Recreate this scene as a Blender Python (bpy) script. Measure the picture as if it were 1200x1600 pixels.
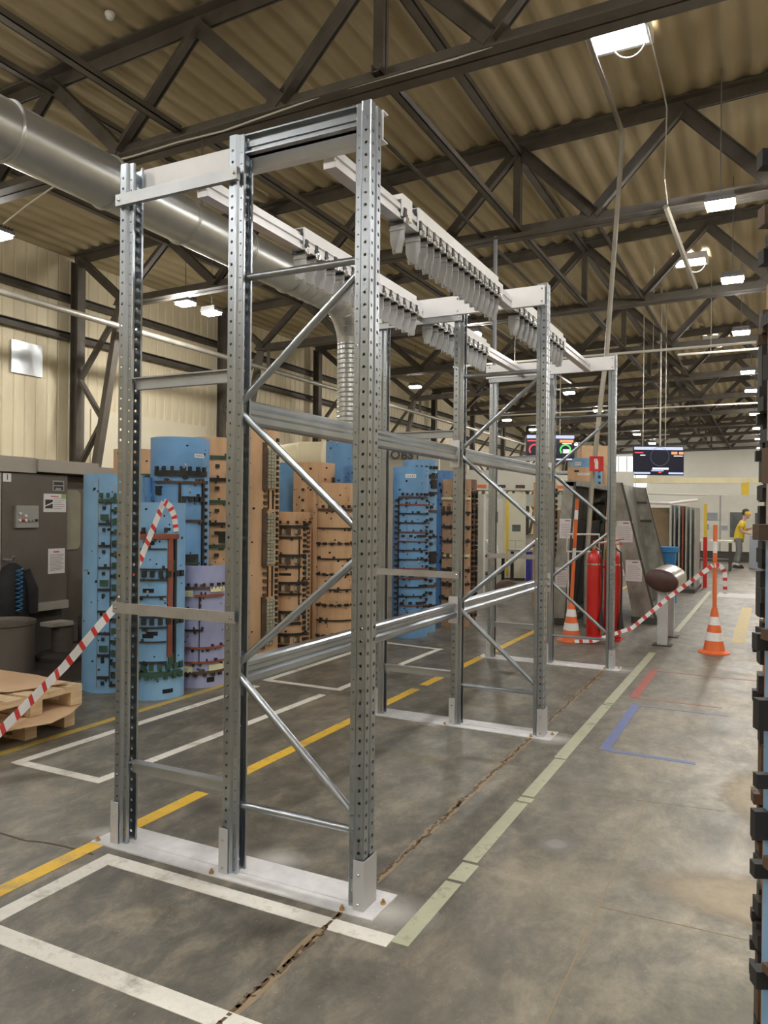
import bpy, math, random
from mathutils import Vector, Matrix

for o in list(bpy.data.objects):
    bpy.data.objects.remove(o)
scene = bpy.context.scene
COL = scene.collection

# ------------------------------------------------------------------ camera
cam_data = bpy.data.cameras.new('camera')
cam = bpy.data.objects.new('camera', cam_data)
COL.objects.link(cam)
cam_data.sensor_fit = 'VERTICAL'
cam_data.sensor_height = 36.0
cam_data.lens = 27.0                      # 1200 px focal length on a 1600 px tall frame
cam_data.clip_start = 0.05
cam_data.clip_end = 300
cam.matrix_world = (Matrix.Translation((0, 0, 1.6)) @ Matrix.Rotation(math.radians(26.76), 4, 'Z')
                    @ Matrix.Rotation(math.radians(90), 4, 'X') @ Matrix.Rotation(math.radians(0.6), 4, 'Z'))
scene.camera = cam

# ------------------------------------------------------------------ world, exposure
world = bpy.data.worlds.new('world')
scene.world = world
world.use_nodes = True
world.node_tree.nodes['Background'].inputs[0].default_value = (0.75, 0.85, 1.0, 1)
world.node_tree.nodes['Background'].inputs[1].default_value = 0.6
scene.view_settings.view_transform = 'Standard'
scene.view_settings.look = 'None'
scene.view_settings.gamma = 1.0
scene.view_settings.use_curve_mapping = False
scene.view_settings.exposure = 0.3
LAMP_POWER = 250.0
SKYLIGHT_POWER = 22.0

# ------------------------------------------------------------------ materials
MATS = {}
def mat(name, c1, c2=None, rough=0.6, metal=0.0, scale=6.0, detail=4.0, bump=0.0, bscale=40.0,
        emit=None, power=0.0, stretch=None, spec=0.5, lo=0.35, hi=0.65, rvar=0.0, alpha=None, trans=0.0):
    m = bpy.data.materials.new(name)
    m.use_nodes = True
    nt = m.node_tree
    b = nt.nodes['Principled BSDF']
    b.inputs['Roughness'].default_value = rough
    b.inputs['Metallic'].default_value = metal
    b.inputs['Specular IOR Level'].default_value = spec
    b.inputs['Base Color'].default_value = (*c1, 1)
    if trans:
        b.inputs['Transmission Weight'].default_value = trans
    if alpha is not None:
        b.inputs['Alpha'].default_value = alpha
    tc = nt.nodes.new('ShaderNodeTexCoord')
    src = tc.outputs['Object']
    if stretch:
        mp = nt.nodes.new('ShaderNodeMapping')
        mp.inputs['Scale'].default_value = stretch
        nt.links.new(src, mp.inputs[0]); src = mp.outputs[0]
    if c2 is not None:
        n = nt.nodes.new('ShaderNodeTexNoise')
        n.inputs['Scale'].default_value = scale
        n.inputs['Detail'].default_value = detail
        n.inputs['Roughness'].default_value = 0.6
        nt.links.new(src, n.inputs['Vector'])
        r = nt.nodes.new('ShaderNodeValToRGB')
        r.color_ramp.elements[0].position = lo
        r.color_ramp.elements[1].position = hi
        r.color_ramp.elements[0].color = (*c1, 1)
        r.color_ramp.elements[1].color = (*c2, 1)
        nt.links.new(n.outputs['Fac'], r.inputs[0])
        nt.links.new(r.outputs[0], b.inputs['Base Color'])
        if rvar:
            mr = nt.nodes.new('ShaderNodeMapRange')
            mr.inputs['To Min'].default_value = max(0.05, rough - rvar)
            mr.inputs['To Max'].default_value = rough + rvar
            nt.links.new(n.outputs['Fac'], mr.inputs[0])
            nt.links.new(mr.outputs[0], b.inputs['Roughness'])
    if bump:
        n2 = nt.nodes.new('ShaderNodeTexNoise')
        n2.inputs['Scale'].default_value = bscale
        n2.inputs['Detail'].default_value = 3
        nt.links.new(src, n2.inputs['Vector'])
        bp = nt.nodes.new('ShaderNodeBump')
        bp.inputs['Strength'].default_value = bump
        bp.inputs['Distance'].default_value = 0.01
        nt.links.new(n2.outputs['Fac'], bp.inputs['Height'])
        nt.links.new(bp.outputs[0], b.inputs['Normal'])
    if emit is not None:
        b.inputs['Emission Color'].default_value = (*emit, 1)
        b.inputs['Emission Strength'].default_value = power
    MATS[name] = m
    return m

mat('galv', (0.37, 0.41, 0.455), (0.48, 0.525, 0.575), rough=0.29, metal=1.0, scale=3.0, detail=2, stretch=(1, 1, .3))
mat('galv_dull', (0.42, 0.44, 0.46), (0.50, 0.52, 0.54), rough=0.42, metal=0.8, scale=4, detail=2)
mat('galv_strap', (0.42, 0.41, 0.39), (0.50, 0.49, 0.47), rough=0.45, metal=0.7, scale=12)
mat('white_steel', (0.80, 0.81, 0.83), (0.86, 0.86, 0.88), rough=0.4, scale=5)
mat('plate_white', (0.60, 0.60, 0.62), (0.74, 0.74, 0.75), rough=0.4, scale=9)
mat('guard_grey', (0.50, 0.51, 0.53), (0.57, 0.58, 0.60), rough=0.45, metal=0.2, scale=4)
mat('alu', (0.70, 0.70, 0.72), (0.78, 0.78, 0.80), rough=0.32, metal=0.6, scale=8)
mat('hanger_grey', (0.40, 0.41, 0.43), (0.48, 0.49, 0.50), rough=0.42, scale=4)
mat('black_plastic', (0.02, 0.02, 0.022), (0.035, 0.035, 0.036), rough=0.45, scale=8)
mat('chrome', (0.7, 0.7, 0.7), (0.8, 0.8, 0.8), rough=0.2, metal=1.0)
mat('brass', (0.5, 0.32, 0.14), (0.62, 0.42, 0.2), rough=0.4, metal=0.8)
mat('deck', (0.36, 0.29, 0.165), (0.44, 0.36, 0.22), rough=0.75, scale=0.8, detail=6, stretch=(1, .25, 1))
mat('truss_paint', (0.085, 0.073, 0.058), (0.125, 0.108, 0.087), rough=0.6, scale=2.5, detail=6)
mat('wall_cream', (0.70, 0.61, 0.42), (0.80, 0.71, 0.51), rough=0.6, scale=1.2, detail=5, stretch=(1, 1, .4))
mat('wall_smooth', (0.74, 0.68, 0.51), (0.80, 0.74, 0.57), rough=0.55, scale=.7)
mat('wall_far', (0.66, 0.65, 0.58), (0.72, 0.71, 0.64), rough=0.7, scale=.4)
mat('silver_patch', (0.55, 0.58, 0.60), (0.72, 0.74, 0.75), rough=0.3, metal=0.7, scale=3)
mat('duct_zinc', (0.52, 0.54, 0.54), (0.60, 0.61, 0.60), rough=0.32, metal=0.72, scale=2, detail=2)
mat('duct_cream', (0.80, 0.71, 0.46), (0.84, 0.76, 0.52), rough=0.5, scale=2)
mat('lamp_body', (0.16, 0.16, 0.16), (0.2, 0.2, 0.2), rough=0.5)
mat('lamp_light', (1, 1, 1), emit=(1.0, 0.965, 0.91), power=LAMP_POWER)
mat('skylight_glow', (1, 1, 1), emit=(0.93, 0.96, 1.0), power=SKYLIGHT_POWER)
mat('window_glow', (1, 1, 1), emit=(0.85, 0.93, 1.0), power=2.0)
mat('blue_paint', (0.135, 0.33, 0.62), (0.19, 0.40, 0.68), rough=0.5, scale=3.5, detail=6, bump=.05)
mat('blue_light', (0.17, 0.37, 0.63), (0.24, 0.45, 0.69), rough=0.5, scale=3, detail=6)
mat('blue_deep', (0.085, 0.24, 0.55), (0.12, 0.29, 0.60), rough=0.5, scale=3, detail=6)
mat('lavender', (0.31, 0.34, 0.56), (0.38, 0.41, 0.62), rough=0.5, scale=4)
mat('tan_wood', (0.58, 0.36, 0.20), (0.68, 0.45, 0.27), rough=0.6, scale=2.5, detail=6, stretch=(3, 3, .5))
mat('tan_dark', (0.40, 0.24, 0.14), (0.50, 0.31, 0.19), rough=0.6, scale=3, detail=6, stretch=(3, 3, .5))
mat('brown_die', (0.15, 0.10, 0.075), (0.24, 0.16, 0.115), rough=0.65, scale=6)
mat('ply_edge', (0.42, 0.20, 0.10), (0.50, 0.26, 0.13), rough=0.6, scale=4, stretch=(6, 6, .4))
mat('rubber_black', (0.014, 0.013, 0.012), (0.03, 0.028, 0.026), rough=0.6, scale=8)
mat('rubber_red', (0.22, 0.055, 0.03), (0.29, 0.085, 0.05), rough=0.6, scale=8)
mat('rubber_green', (0.022, 0.06, 0.04), (0.04, 0.10, 0.06), rough=0.6, scale=8)
mat('rubber_brown', (0.075, 0.045, 0.027), (0.12, 0.073, 0.042), rough=0.6, scale=8)
mat('foam_yellow', (0.66, 0.66, 0.40), (0.72, 0.72, 0.48), rough=0.7, scale=8)
mat('foam_grey', (0.36, 0.36, 0.27), (0.45, 0.44, 0.34), rough=0.7, scale=8)
mat('hole_dark', (0.012, 0.012, 0.014), rough=0.9)
mat('steel_rule', (0.28, 0.26, 0.24), (0.4, 0.38, 0.36), rough=0.35, metal=0.7)
mat('paper', (0.80, 0.79, 0.79), (0.85, 0.84, 0.84), rough=0.6)
mat('paper_pink', (0.76, 0.70, 0.72), (0.80, 0.75, 0.76), rough=0.6)
mat('ink', (0.05, 0.05, 0.055), rough=0.7)
mat('ink_grey', (0.35, 0.33, 0.34), rough=0.7)
mat('ink_red', (0.6, 0.08, 0.06), rough=0.7)
mat('ink_green', (0.35, 0.5, 0.2), rough=0.7)
mat('machine_dark', (0.125, 0.11, 0.092), (0.16, 0.14, 0.118), rough=0.5, scale=1.5, detail=5)
mat('machine_grey', (0.38, 0.36, 0.31), (0.45, 0.42, 0.37), rough=0.5, scale=1.5, detail=5)
mat('machine_panel', (0.34, 0.34, 0.31), (0.38, 0.38, 0.35), rough=0.5, scale=4)
mat('machine_deep', (0.05, 0.045, 0.04), (0.075, 0.07, 0.06), rough=0.6, scale=3)
mat('window_haze', (0.30, 0.29, 0.22), (0.36, 0.35, 0.27), rough=0.25, scale=3)
mat('pallet_wood', (0.58, 0.42, 0.25), (0.70, 0.53, 0.34), rough=0.7, scale=4, detail=6, stretch=(8, 1, 8))
mat('cardboard', (0.58, 0.39, 0.23), (0.66, 0.46, 0.29), rough=0.75, scale=3)
mat('tape_white', (0.78, 0.78, 0.80), (0.84, 0.84, 0.85), rough=0.45)
mat('tape_red', (0.60, 0.035, 0.035), (0.68, 0.06, 0.05), rough=0.45)
mat('cone_orange', (0.80, 0.16, 0.045), (0.86, 0.20, 0.06), rough=0.5)
mat('cone_white', (0.82, 0.82, 0.82), (0.88, 0.88, 0.88), rough=0.5)
mat('ext_red', (0.55, 0.02, 0.018), (0.62, 0.03, 0.025), rough=0.3)
mat('sign_red', (0.62, 0.03, 0.03), (0.68, 0.04, 0.04), rough=0.45)
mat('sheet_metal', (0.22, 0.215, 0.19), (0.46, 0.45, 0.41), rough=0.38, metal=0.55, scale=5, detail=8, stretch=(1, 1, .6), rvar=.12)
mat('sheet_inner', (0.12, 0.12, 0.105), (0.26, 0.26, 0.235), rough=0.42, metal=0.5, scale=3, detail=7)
mat('black_panel', (0.018, 0.018, 0.018), (0.03, 0.03, 0.03), rough=0.5, scale=3)
mat('steel_brushed', (0.45, 0.42, 0.37), (0.58, 0.55, 0.49), rough=0.3, metal=0.8, scale=12, stretch=(1, 6, 1))
mat('oxblood', (0.055, 0.022, 0.02), (0.08, 0.035, 0.03), rough=0.4, scale=6)
mat('yellow_paint', (0.72, 0.50, 0.035), (0.78, 0.56, 0.06), rough=0.5, scale=3)
mat('gantry_cream', (0.70, 0.64, 0.42), (0.76, 0.70, 0.48), rough=0.5, scale=3)
mat('bin_blue', (0.02, 0.16, 0.42), (0.03, 0.20, 0.48), rough=0.45)
mat('post_blue', (0.05, 0.05, 0.32), (0.07, 0.07, 0.38), rough=0.5)
mat('cabinet_white', (0.62, 0.61, 0.54), (0.70, 0.69, 0.62), rough=0.5, scale=2)
mat('cabinet_cream', (0.66, 0.64, 0.49), (0.72, 0.70, 0.56), rough=0.5, scale=2)
mat('glass_dark', (0.10, 0.11, 0.11), (0.16, 0.17, 0.17), rough=0.15, scale=2)
mat('panel_glass', (0.42, 0.45, 0.42), (0.52, 0.55, 0.51), rough=0.3, metal=.2, scale=2)
mat('board_brown', (0.20, 0.145, 0.085), (0.26, 0.19, 0.115), rough=0.7, scale=2)
mat('grey_blue', (0.30, 0.33, 0.39), (0.34, 0.37, 0.43), rough=0.5, scale=2)
mat('conduit', (0.36, 0.34, 0.29), (0.46, 0.43, 0.37), rough=0.4, metal=0.4, scale=3)
mat('cable_white', (0.62, 0.59, 0.52), rough=0.6)
mat('cable_dark', (0.06, 0.05, 0.045), rough=0.6)
mat('skin', (0.55, 0.33, 0.24), (0.60, 0.37, 0.27), rough=0.5, scale=5)
mat('tshirt_yellow', (0.72, 0.52, 0.03), (0.80, 0.60, 0.05), rough=0.8, scale=6)
mat('trousers_grey', (0.17, 0.17, 0.165), (0.22, 0.22, 0.21), rough=0.8, scale=6)
mat('shoe_black', (0.02, 0.02, 0.02), rough=0.5)
mat('hair_brown', (0.05, 0.025, 0.015), (0.08, 0.04, 0.025), rough=0.6, scale=20)
mat('hose_blue', (0.03, 0.16, 0.35), (0.04, 0.2, 0.4), rough=0.4)
mat('jacket', (0.012, 0.012, 0.014), (0.025, 0.025, 0.028), rough=0.8, scale=6)
mat('mat_dark', (0.045, 0.038, 0.032), (0.075, 0.062, 0.05), rough=0.7, scale=2)
mat('screen_black', (0.008, 0.01, 0.02), rough=0.2, emit=(0.02, 0.025, 0.06), power=0.15)
mat('scr_blue', (0.1, 0.1, 0.2), emit=(0.55, 0.62, 0.95), power=0.9)
mat('scr_white', (0.2, 0.2, 0.2), emit=(0.85, 0.85, 1.0), power=0.9)
mat('scr_orange', (0.2, 0.1, 0.05), emit=(1.0, 0.33, 0.12), power=0.9)
mat('scr_red', (0.2, 0.03, 0.03), emit=(0.85, 0.08, 0.1), power=0.8)
mat('scr_green', (0.03, 0.2, 0.03), emit=(0.12, 0.75, 0.15), power=0.8)
mat('scr_dim', (0.03, 0.03, 0.05), emit=(0.10, 0.11, 0.18), power=0.8)
mat('letter_grey', (0.09, 0.08, 0.066), rough=0.7)
mat('sign_grey', (0.50, 0.46, 0.37), (0.55, 0.51, 0.42), rough=0.6, scale=2)

def floor_material():
    m = bpy.data.materials.new('concrete_floor'); m.use_nodes = True
    nt = m.node_tree; b = nt.nodes['Principled BSDF']
    tc = nt.nodes.new('ShaderNodeTexCoord')
    def noise(scale, detail, rough=.6, st=None, dist=0.0):
        n = nt.nodes.new('ShaderNodeTexNoise')
        n.inputs['Scale'].default_value = scale; n.inputs['Detail'].default_value = detail
        n.inputs['Roughness'].default_value = rough; n.inputs['Distortion'].default_value = dist
        s = tc.outputs['Object']
        if st:
            mp = nt.nodes.new('ShaderNodeMapping'); mp.inputs['Scale'].default_value = st
            mp.inputs['Rotation'].default_value = (0, 0, .5)
            nt.links.new(s, mp.inputs[0]); s = mp.outputs[0]
        nt.links.new(s, n.inputs['Vector']); return n.outputs['Fac']
    def ramp(f, stops):
        r = nt.nodes.new('ShaderNodeValToRGB')
        e = r.color_ramp.elements
        e[0].position, e[0].color = stops[0][0], (*stops[0][1], 1)
        e[1].position, e[1].color = stops[-1][0], (*stops[-1][1], 1)
        for p, c in stops[1:-1]:
            x = e.new(p); x.color = (*c, 1)
        nt.links.new(f, r.inputs[0]); return r.outputs[0]
    def mix(a, c, f):
        mx = nt.nodes.new('ShaderNodeMix'); mx.data_type = 'RGBA'
        nt.links.new(f, mx.inputs[0]); nt.links.new(a, mx.inputs[6]); nt.links.new(c, mx.inputs[7])
        return mx.outputs[2]
    base = ramp(noise(.6, 8, .66), [(.32, (.080, .076, .066)), (.5, (.145, .135, .112)), (.66, (.235, .215, .17))])
    fine = ramp(noise(6.5, 12, .74, (1, .6, 1), .25), [(.36, (.062, .058, .050)), (.5, (.150, .139, .116)), (.64, (.33, .29, .22))])
    half = nt.nodes.new('ShaderNodeValue'); half.outputs[0].default_value = .55
    c = mix(base, fine, half.outputs[0])
    smudge = ramp(noise(1.1, 9, .7, (1, .8, 1), .4), [(.50, (0, 0, 0)), (.66, (.5, .5, .5))])
    dk = ramp(noise(3, 2), [(.3, (.052, .049, .044)), (.7, (.078, .073, .064))])
    c = mix(c, dk, smudge)
    worn = ramp(noise(2.3, 11, .76, (1, .65, 1), .35), [(.53, (0, 0, 0)), (.66, (.55, .55, .55))])
    tan = ramp(noise(9, 4), [(.3, (.27, .225, .155)), (.7, (.40, .34, .25))])
    c = mix(c, tan, worn)
    vein = nt.nodes.new('ShaderNodeTexNoise'); vein.noise_type = 'RIDGED_MULTIFRACTAL'
    vein.inputs['Scale'].default_value = 3.2; vein.inputs['Detail'].default_value = 6; vein.inputs['Distortion'].default_value = .3
    nt.links.new(tc.outputs['Object'], vein.inputs['Vector'])
    vr = ramp(vein.outputs['Fac'], [(.55, (0, 0, 0)), (.95, (.55, .55, .55))])
    c = mix(c, tan, vr)
    speck = ramp(noise(60, 2), [(.68, (0, 0, 0)), (.74, (.6, .6, .6))])
    wh = ramp(noise(1, 1), [(.3, (.40, .37, .30)), (.7, (.45, .41, .34))])
    c = mix(c, wh, speck)
    # paler aisle side: worn walkway, plus glossy reflection painted into the colour
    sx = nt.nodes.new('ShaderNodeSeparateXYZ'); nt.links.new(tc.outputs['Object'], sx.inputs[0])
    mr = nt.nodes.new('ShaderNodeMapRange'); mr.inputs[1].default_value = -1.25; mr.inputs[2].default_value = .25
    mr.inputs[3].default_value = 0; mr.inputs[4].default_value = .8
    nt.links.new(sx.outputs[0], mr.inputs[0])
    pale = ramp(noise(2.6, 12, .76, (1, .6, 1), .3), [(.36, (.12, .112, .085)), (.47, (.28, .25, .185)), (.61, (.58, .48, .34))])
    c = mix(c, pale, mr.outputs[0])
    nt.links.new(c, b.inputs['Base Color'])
    rr = nt.nodes.new('ShaderNodeMapRange'); rr.inputs[3].default_value = .30; rr.inputs[4].default_value = .62
    nt.links.new(noise(2.2, 6), rr.inputs[0]); nt.links.new(rr.outputs[0], b.inputs['Roughness'])
    bp = nt.nodes.new('ShaderNodeBump'); bp.inputs['Strength'].default_value = .12; bp.inputs['Distance'].default_value = .01
    nt.links.new(noise(25, 5), bp.inputs['Height']); nt.links.new(bp.outputs[0], b.inputs['Normal'])
    MATS['concrete_floor'] = m
floor_material()

def paint_material(name, col, wear):
    """floor paint with worn-through patches that show concrete"""
    m = bpy.data.materials.new(name); m.use_nodes = True
    nt = m.node_tree; b = nt.nodes['Principled BSDF']; b.inputs['Roughness'].default_value = .5
    tc = nt.nodes.new('ShaderNodeTexCoord')
    n = nt.nodes.new('ShaderNodeTexNoise'); n.inputs['Scale'].default_value = 7; n.inputs['Detail'].default_value = 9
    n.inputs['Roughness'].default_value = .72
    nt.links.new(tc.outputs['Object'], n.inputs[0])
    r = nt.nodes.new('ShaderNodeValToRGB')
    r.color_ramp.elements[0].position = .5 - wear * .02 + wear * .1; r.color_ramp.elements[0].color = (*col, 1)
    r.color_ramp.elements[1].position = .78 - wear * .12; r.color_ramp.elements[1].color = (.22, .2, .16, 1)
    e = r.color_ramp.elements.new(.33); e.color = tuple(x * .86 for x in col) + (1,)
    nt.links.new(n.outputs['Fac'], r.inputs[0]); nt.links.new(r.outputs[0], b.inputs['Base Color'])
    MATS[name] = m
paint_material('line_white', (.76, .74, .68), .1)
paint_material('line_yellow', (.76, .48, .05), .1)
paint_material('line_yellow_old', (.50, .36, .08), .7)
paint_material('line_green', (.45, .46, .33), .6)
paint_material('line_red', (.42, .10, .075), .8)
paint_material('line_red_faint', (.33, .19, .14), 1.2)
paint_material('line_blue', (.13, .17, .38), .8)
paint_material('line_blue_faint', (.22, .23, .29), 1.2)
paint_material('dust_white', (.50, .48, .45), 1.2)
def blot_material(name, c1, c2, radius, strength, soft=.55):
    """thin spilt coat: fades out raggedly away from its own centre"""
    m = bpy.data.materials.new(name); m.use_nodes = True
    nt = m.node_tree; b = nt.nodes['Principled BSDF']; b.inputs['Roughness'].default_value = .6
    tc = nt.nodes.new('ShaderNodeTexCoord')
    n = nt.nodes.new('ShaderNodeTexNoise'); n.inputs['Scale'].default_value = 9; n.inputs['Detail'].default_value = 8; n.inputs['Roughness'].default_value = .7
    nt.links.new(tc.outputs['Object'], n.inputs[0])
    r = nt.nodes.new('ShaderNodeValToRGB'); r.color_ramp.elements[0].color = (*c1, 1); r.color_ramp.elements[1].color = (*c2, 1)
    r.color_ramp.elements[0].position = .35; r.color_ramp.elements[1].position = .65
    nt.links.new(n.outputs['Fac'], r.inputs[0]); nt.links.new(r.outputs[0], b.inputs['Base Color'])
    gm_ = nt.nodes.new('ShaderNodeTexCoord'); vm = nt.nodes.new('ShaderNodeVectorMath'); vm.operation = 'LENGTH'
    mp = nt.nodes.new('ShaderNodeMapping'); mp.inputs['Location'].default_value = (-1, -1, 0); mp.inputs['Scale'].default_value = (2, 2, 0)
    nt.links.new(gm_.outputs['Generated'], mp.inputs[0]); nt.links.new(mp.outputs[0], vm.inputs[0])
    ad = nt.nodes.new('ShaderNodeMath'); ad.operation = 'MULTIPLY_ADD'; ad.inputs[1].default_value = soft
    nt.links.new(n.outputs['Fac'], ad.inputs[0]); nt.links.new(vm.outputs['Value'], ad.inputs[2])
    mr = nt.nodes.new('ShaderNodeMapRange'); mr.inputs[1].default_value = .95 + soft * .3; mr.inputs[2].default_value = radius
    mr.inputs[3].default_value = 0; mr.inputs[4].default_value = strength
    nt.links.new(ad.outputs[0], mr.inputs[0]); nt.links.new(mr.outputs[0], b.inputs['Alpha'])
    MATS[name] = m
blot_material('dust', (.55, .53, .50), (.66, .64, .61), .35, .75)
blot_material('patch_beige', (.40, .33, .23), (.52, .44, .32), .75, .85, .5)
blot_material('patch_green', (.20, .205, .165), (.27, .27, .22), .75, .7, .5)
blot_material('patch_grey', (.30, .29, .28), (.36, .35, .33), .5, .7, .5)
paint_material('joint_dirt', (.13, .085, .05), .6)
paint_material('joint_tan', (.30, .225, .14), 1.0)

# ------------------------------------------------------------------ geometry helpers
class B:
    """collects shapes in world (or local) coordinates"""
    def __init__(s): s.v = []; s.f = []
    def add(s, vs, fs):
        k = len(s.v); s.v += [tuple(p) for p in vs]; s.f += [tuple(i + k for i in f) for f in fs]; return s
    def box(s, x0, x1, y0, y1, z0, z1):
        return s.add([(x0, y0, z0), (x1, y0, z0), (x1, y1, z0), (x0, y1, z0), (x0, y0, z1), (x1, y0, z1), (x1, y1, z1), (x0, y1, z1)],
                     [(0, 3, 2, 1), (4, 5, 6, 7), (0, 1, 5, 4), (1, 2, 6, 5), (2, 3, 7, 6), (3, 0, 4, 7)])
    def hexa(s, bot, top):
        n = len(bot)
        fs = [tuple(range(n - 1, -1, -1)), tuple(range(n, 2 * n))]
        for i in range(n):
            j = (i + 1) % n; fs.append((i, j, n + j, n + i))
        return s.add(list(bot) + list(top), fs)
    def bar(s, p, q, w, h, up=(0, 0, 1)):
        p, q = Vector(p), Vector(q); d = (q - p).normalized(); up = Vector(up)
        if abs(d.dot(up)) > .98: up = Vector((1, 0, 0))
        a = d.cross(up).normalized() * (w / 2); c = a.cross(d).normalized() * (h / 2)
        off = [-a - c, a - c, a + c, -a + c]
        return s.hexa([p + o for o in off], [q + o for o in off])
    def prism(s, poly, axis, lo, hi):
        def pt(u, v, w):
            return (w, u, v) if axis == 0 else ((u, w, v) if axis == 1 else (u, v, w))
        return s.hexa([pt(u, v, lo) for u, v in poly], [pt(u, v, hi) for u, v in poly])
    def tube(s, pts, r, n=10, caps=True, radii=None):
        pts = [Vector(p) for p in pts]; m = len(pts); k = len(s.v); prev = None
        for i, p in enumerate(pts):
            d = (pts[min(i + 1, m - 1)] - pts[max(i - 1, 0)]).normalized()
            if prev is None:
                a = d.cross(Vector((0, 0, 1)) if abs(d.z) < .9 else Vector((1, 0, 0))).normalized()
            else:
                a = (prev - d * prev.dot(d)).normalized()
            prev = a; c = d.cross(a)
            rr = radii[i] if radii else r
            for j in range(n):
                t = 2 * math.pi * j / n
                s.v.append(tuple(p + (a * math.cos(t) + c * math.sin(t)) * rr))
        for i in range(m - 1):
            for j in range(n):
                j2 = (j + 1) % n
                s.f.append((k + i * n + j, k + i * n + j2, k + (i + 1) * n + j2, k + (i + 1) * n + j))
        if caps:
            s.f.append(tuple(k + j for j in range(n - 1, -1, -1)))
            s.f.append(tuple(k + (m - 1) * n + j for j in range(n)))
        return s
    def lathe(s, prof, c=(0, 0, 0), n=20, sx=1.0, sy=1.0):
        k = len(s.v); m = len(prof)
        for r, z in prof:
            for j in range(n):
                t = 2 * math.pi * j / n
                s.v.append((c[0] + r * sx * math.cos(t), c[1] + r * sy * math.sin(t), c[2] + z))
        for i in range(m - 1):
            for j in range(n):
                j2 = (j + 1) % n
                s.f.append((k + i * n + j, k + i * n + j2, k + (i + 1) * n + j2, k + (i + 1) * n + j))
        s.f.append(tuple(k + j for j in range(n - 1, -1, -1)))
        s.f.append(tuple(k + (m - 1) * n + j for j in range(n)))
        return s
    def cyl(s, a0, a1, z0, z1, r0, r1, seg=None):
        """curved block on a vertical cylinder about the local origin, angles in degrees from -Y"""
        seg = seg or max(1, int(abs(a1 - a0) / 9) + 1)
        bot, top, bi, ti = [], [], [], []
        for i in range(seg + 1):
            a = math.radians(a0 + (a1 - a0) * i / seg); sa, ca = math.sin(a), -math.cos(a)
            bot.append((r1 * sa, r1 * ca, z0)); top.append((r1 * sa, r1 * ca, z1))
            bi.append((r0 * sa, r0 * ca, z0)); ti.append((r0 * sa, r0 * ca, z1))
        n = seg + 1; vs = bot + top + bi + ti; fs = []
        for i in range(seg):
            fs += [(i, i + 1, n + i + 1, n + i), (2 * n + i + 1, 2 * n + i, 3 * n + i, 3 * n + i + 1),
                   (n + i, n + i + 1, 3 * n + i + 1, 3 * n + i), (i + 1, i, 2 * n + i, 2 * n + i + 1)]
        fs += [(0, n, 3 * n, 2 * n), (n - 1, 3 * n - 1, 4 * n - 1, 2 * n - 1)]
        return s.add(vs, fs)
    def disc(s, c, nrm, r, n=8):
        c = Vector(c); nrm = Vector(nrm).normalized()
        a = nrm.cross(Vector((0, 0, 1)) if abs(nrm.z) < .9 else Vector((1, 0, 0))).normalized(); b = nrm.cross(a)
        return s.add([c + (a * math.cos(2 * math.pi * j / n) + b * math.sin(2 * math.pi * j / n)) * r for j in range(n)], [tuple(range(n))])

ORG = {}
def mesh_of(b, name, m, smooth=False, org=(0, 0, 0)):
    me = bpy.data.meshes.new(name)
    ox, oy, oz = org
    me.from_pydata([(x - ox, y - oy, z - oz) for x, y, z in b.v], [], b.f)
    me.materials.append(MATS[m])
    if smooth:
        me.polygons.foreach_set('use_smooth', [True] * len(me.polygons))
        try: me.set_sharp_from_angle(angle=math.radians(40))
        except Exception: pass
    me.update()
    return me
def link(name, data, parent=None, org=(0, 0, 0)):
    o = bpy.data.objects.new(name, data); COL.objects.link(o)
    if parent is not None:
        o.parent = parent; ORG[o] = ORG.get(parent, (0, 0, 0))
    else:
        o.location = org; ORG[o] = tuple(org)
    return o
def part(name, b, m, parent, smooth=False, label=None, kind=None, local=False):
    org = (0, 0, 0) if local else ORG.get(parent, (0, 0, 0))
    o = link(name, mesh_of(b, name, m, smooth, org), parent)
    if label: o['label'] = label
    if kind: o['kind'] = kind
    return o
def thing(name, label, cat, loc=(0, 0, 0), rz=0.0, group=None):
    o = link(name, None, None, loc); o.rotation_euler = (0, 0, rz); o.empty_display_size = .1
    o['label'] = label; o['category'] = cat
    if group: o['group'] = group
    return o
def single(name, b, m, label, cat, org=(0, 0, 0), smooth=False, group=None, kind=None):
    o = link(name, mesh_of(b, name, m, smooth, org), None, org)
    o['label'] = label; o['category'] = cat
    if group: o['group'] = group
    if kind: o['kind'] = kind
    return o
def struct(name, b, m, label, org=(0, 0, 0)):
    o = link(name, mesh_of(b, name, m, False, org), None, org)
    o['kind'] = 'structure'; o['label'] = label; o['category'] = name.split('_')[0]
    return o
def piece(name, me, parent, loc, rz=0.0):
    """one of many alike pieces that share mesh data; loc in world coordinates of an unrotated parent"""
    o = link(name, me, parent)
    p = ORG.get(parent, (0, 0, 0)); o.location = (loc[0] - p[0], loc[1] - p[1], loc[2] - p[2]); o.rotation_euler = (0, 0, rz)
    return o
def text_bm(txt, size, depth=.004, spacing=1.0, bold=0.0):
    cu = bpy.data.curves.new('lettering', 'FONT'); cu.body = txt; cu.size = size; cu.extrude = depth / 2
    cu.offset = bold; cu.align_x = 'CENTER'; cu.align_y = 'CENTER'; cu.space_character = spacing
    o = bpy.data.objects.new('lettering', cu); COL.objects.link(o)
    dg = bpy.context.evaluated_depsgraph_get(); me = bpy.data.meshes.new_from_object(o.evaluated_get(dg))
    b = B(); b.add([v.co[:] for v in me.vertices], [tuple(p.vertices) for p in me.polygons])
    bpy.data.objects.remove(o); bpy.data.curves.remove(cu); bpy.data.meshes.remove(me)
    return b
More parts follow.
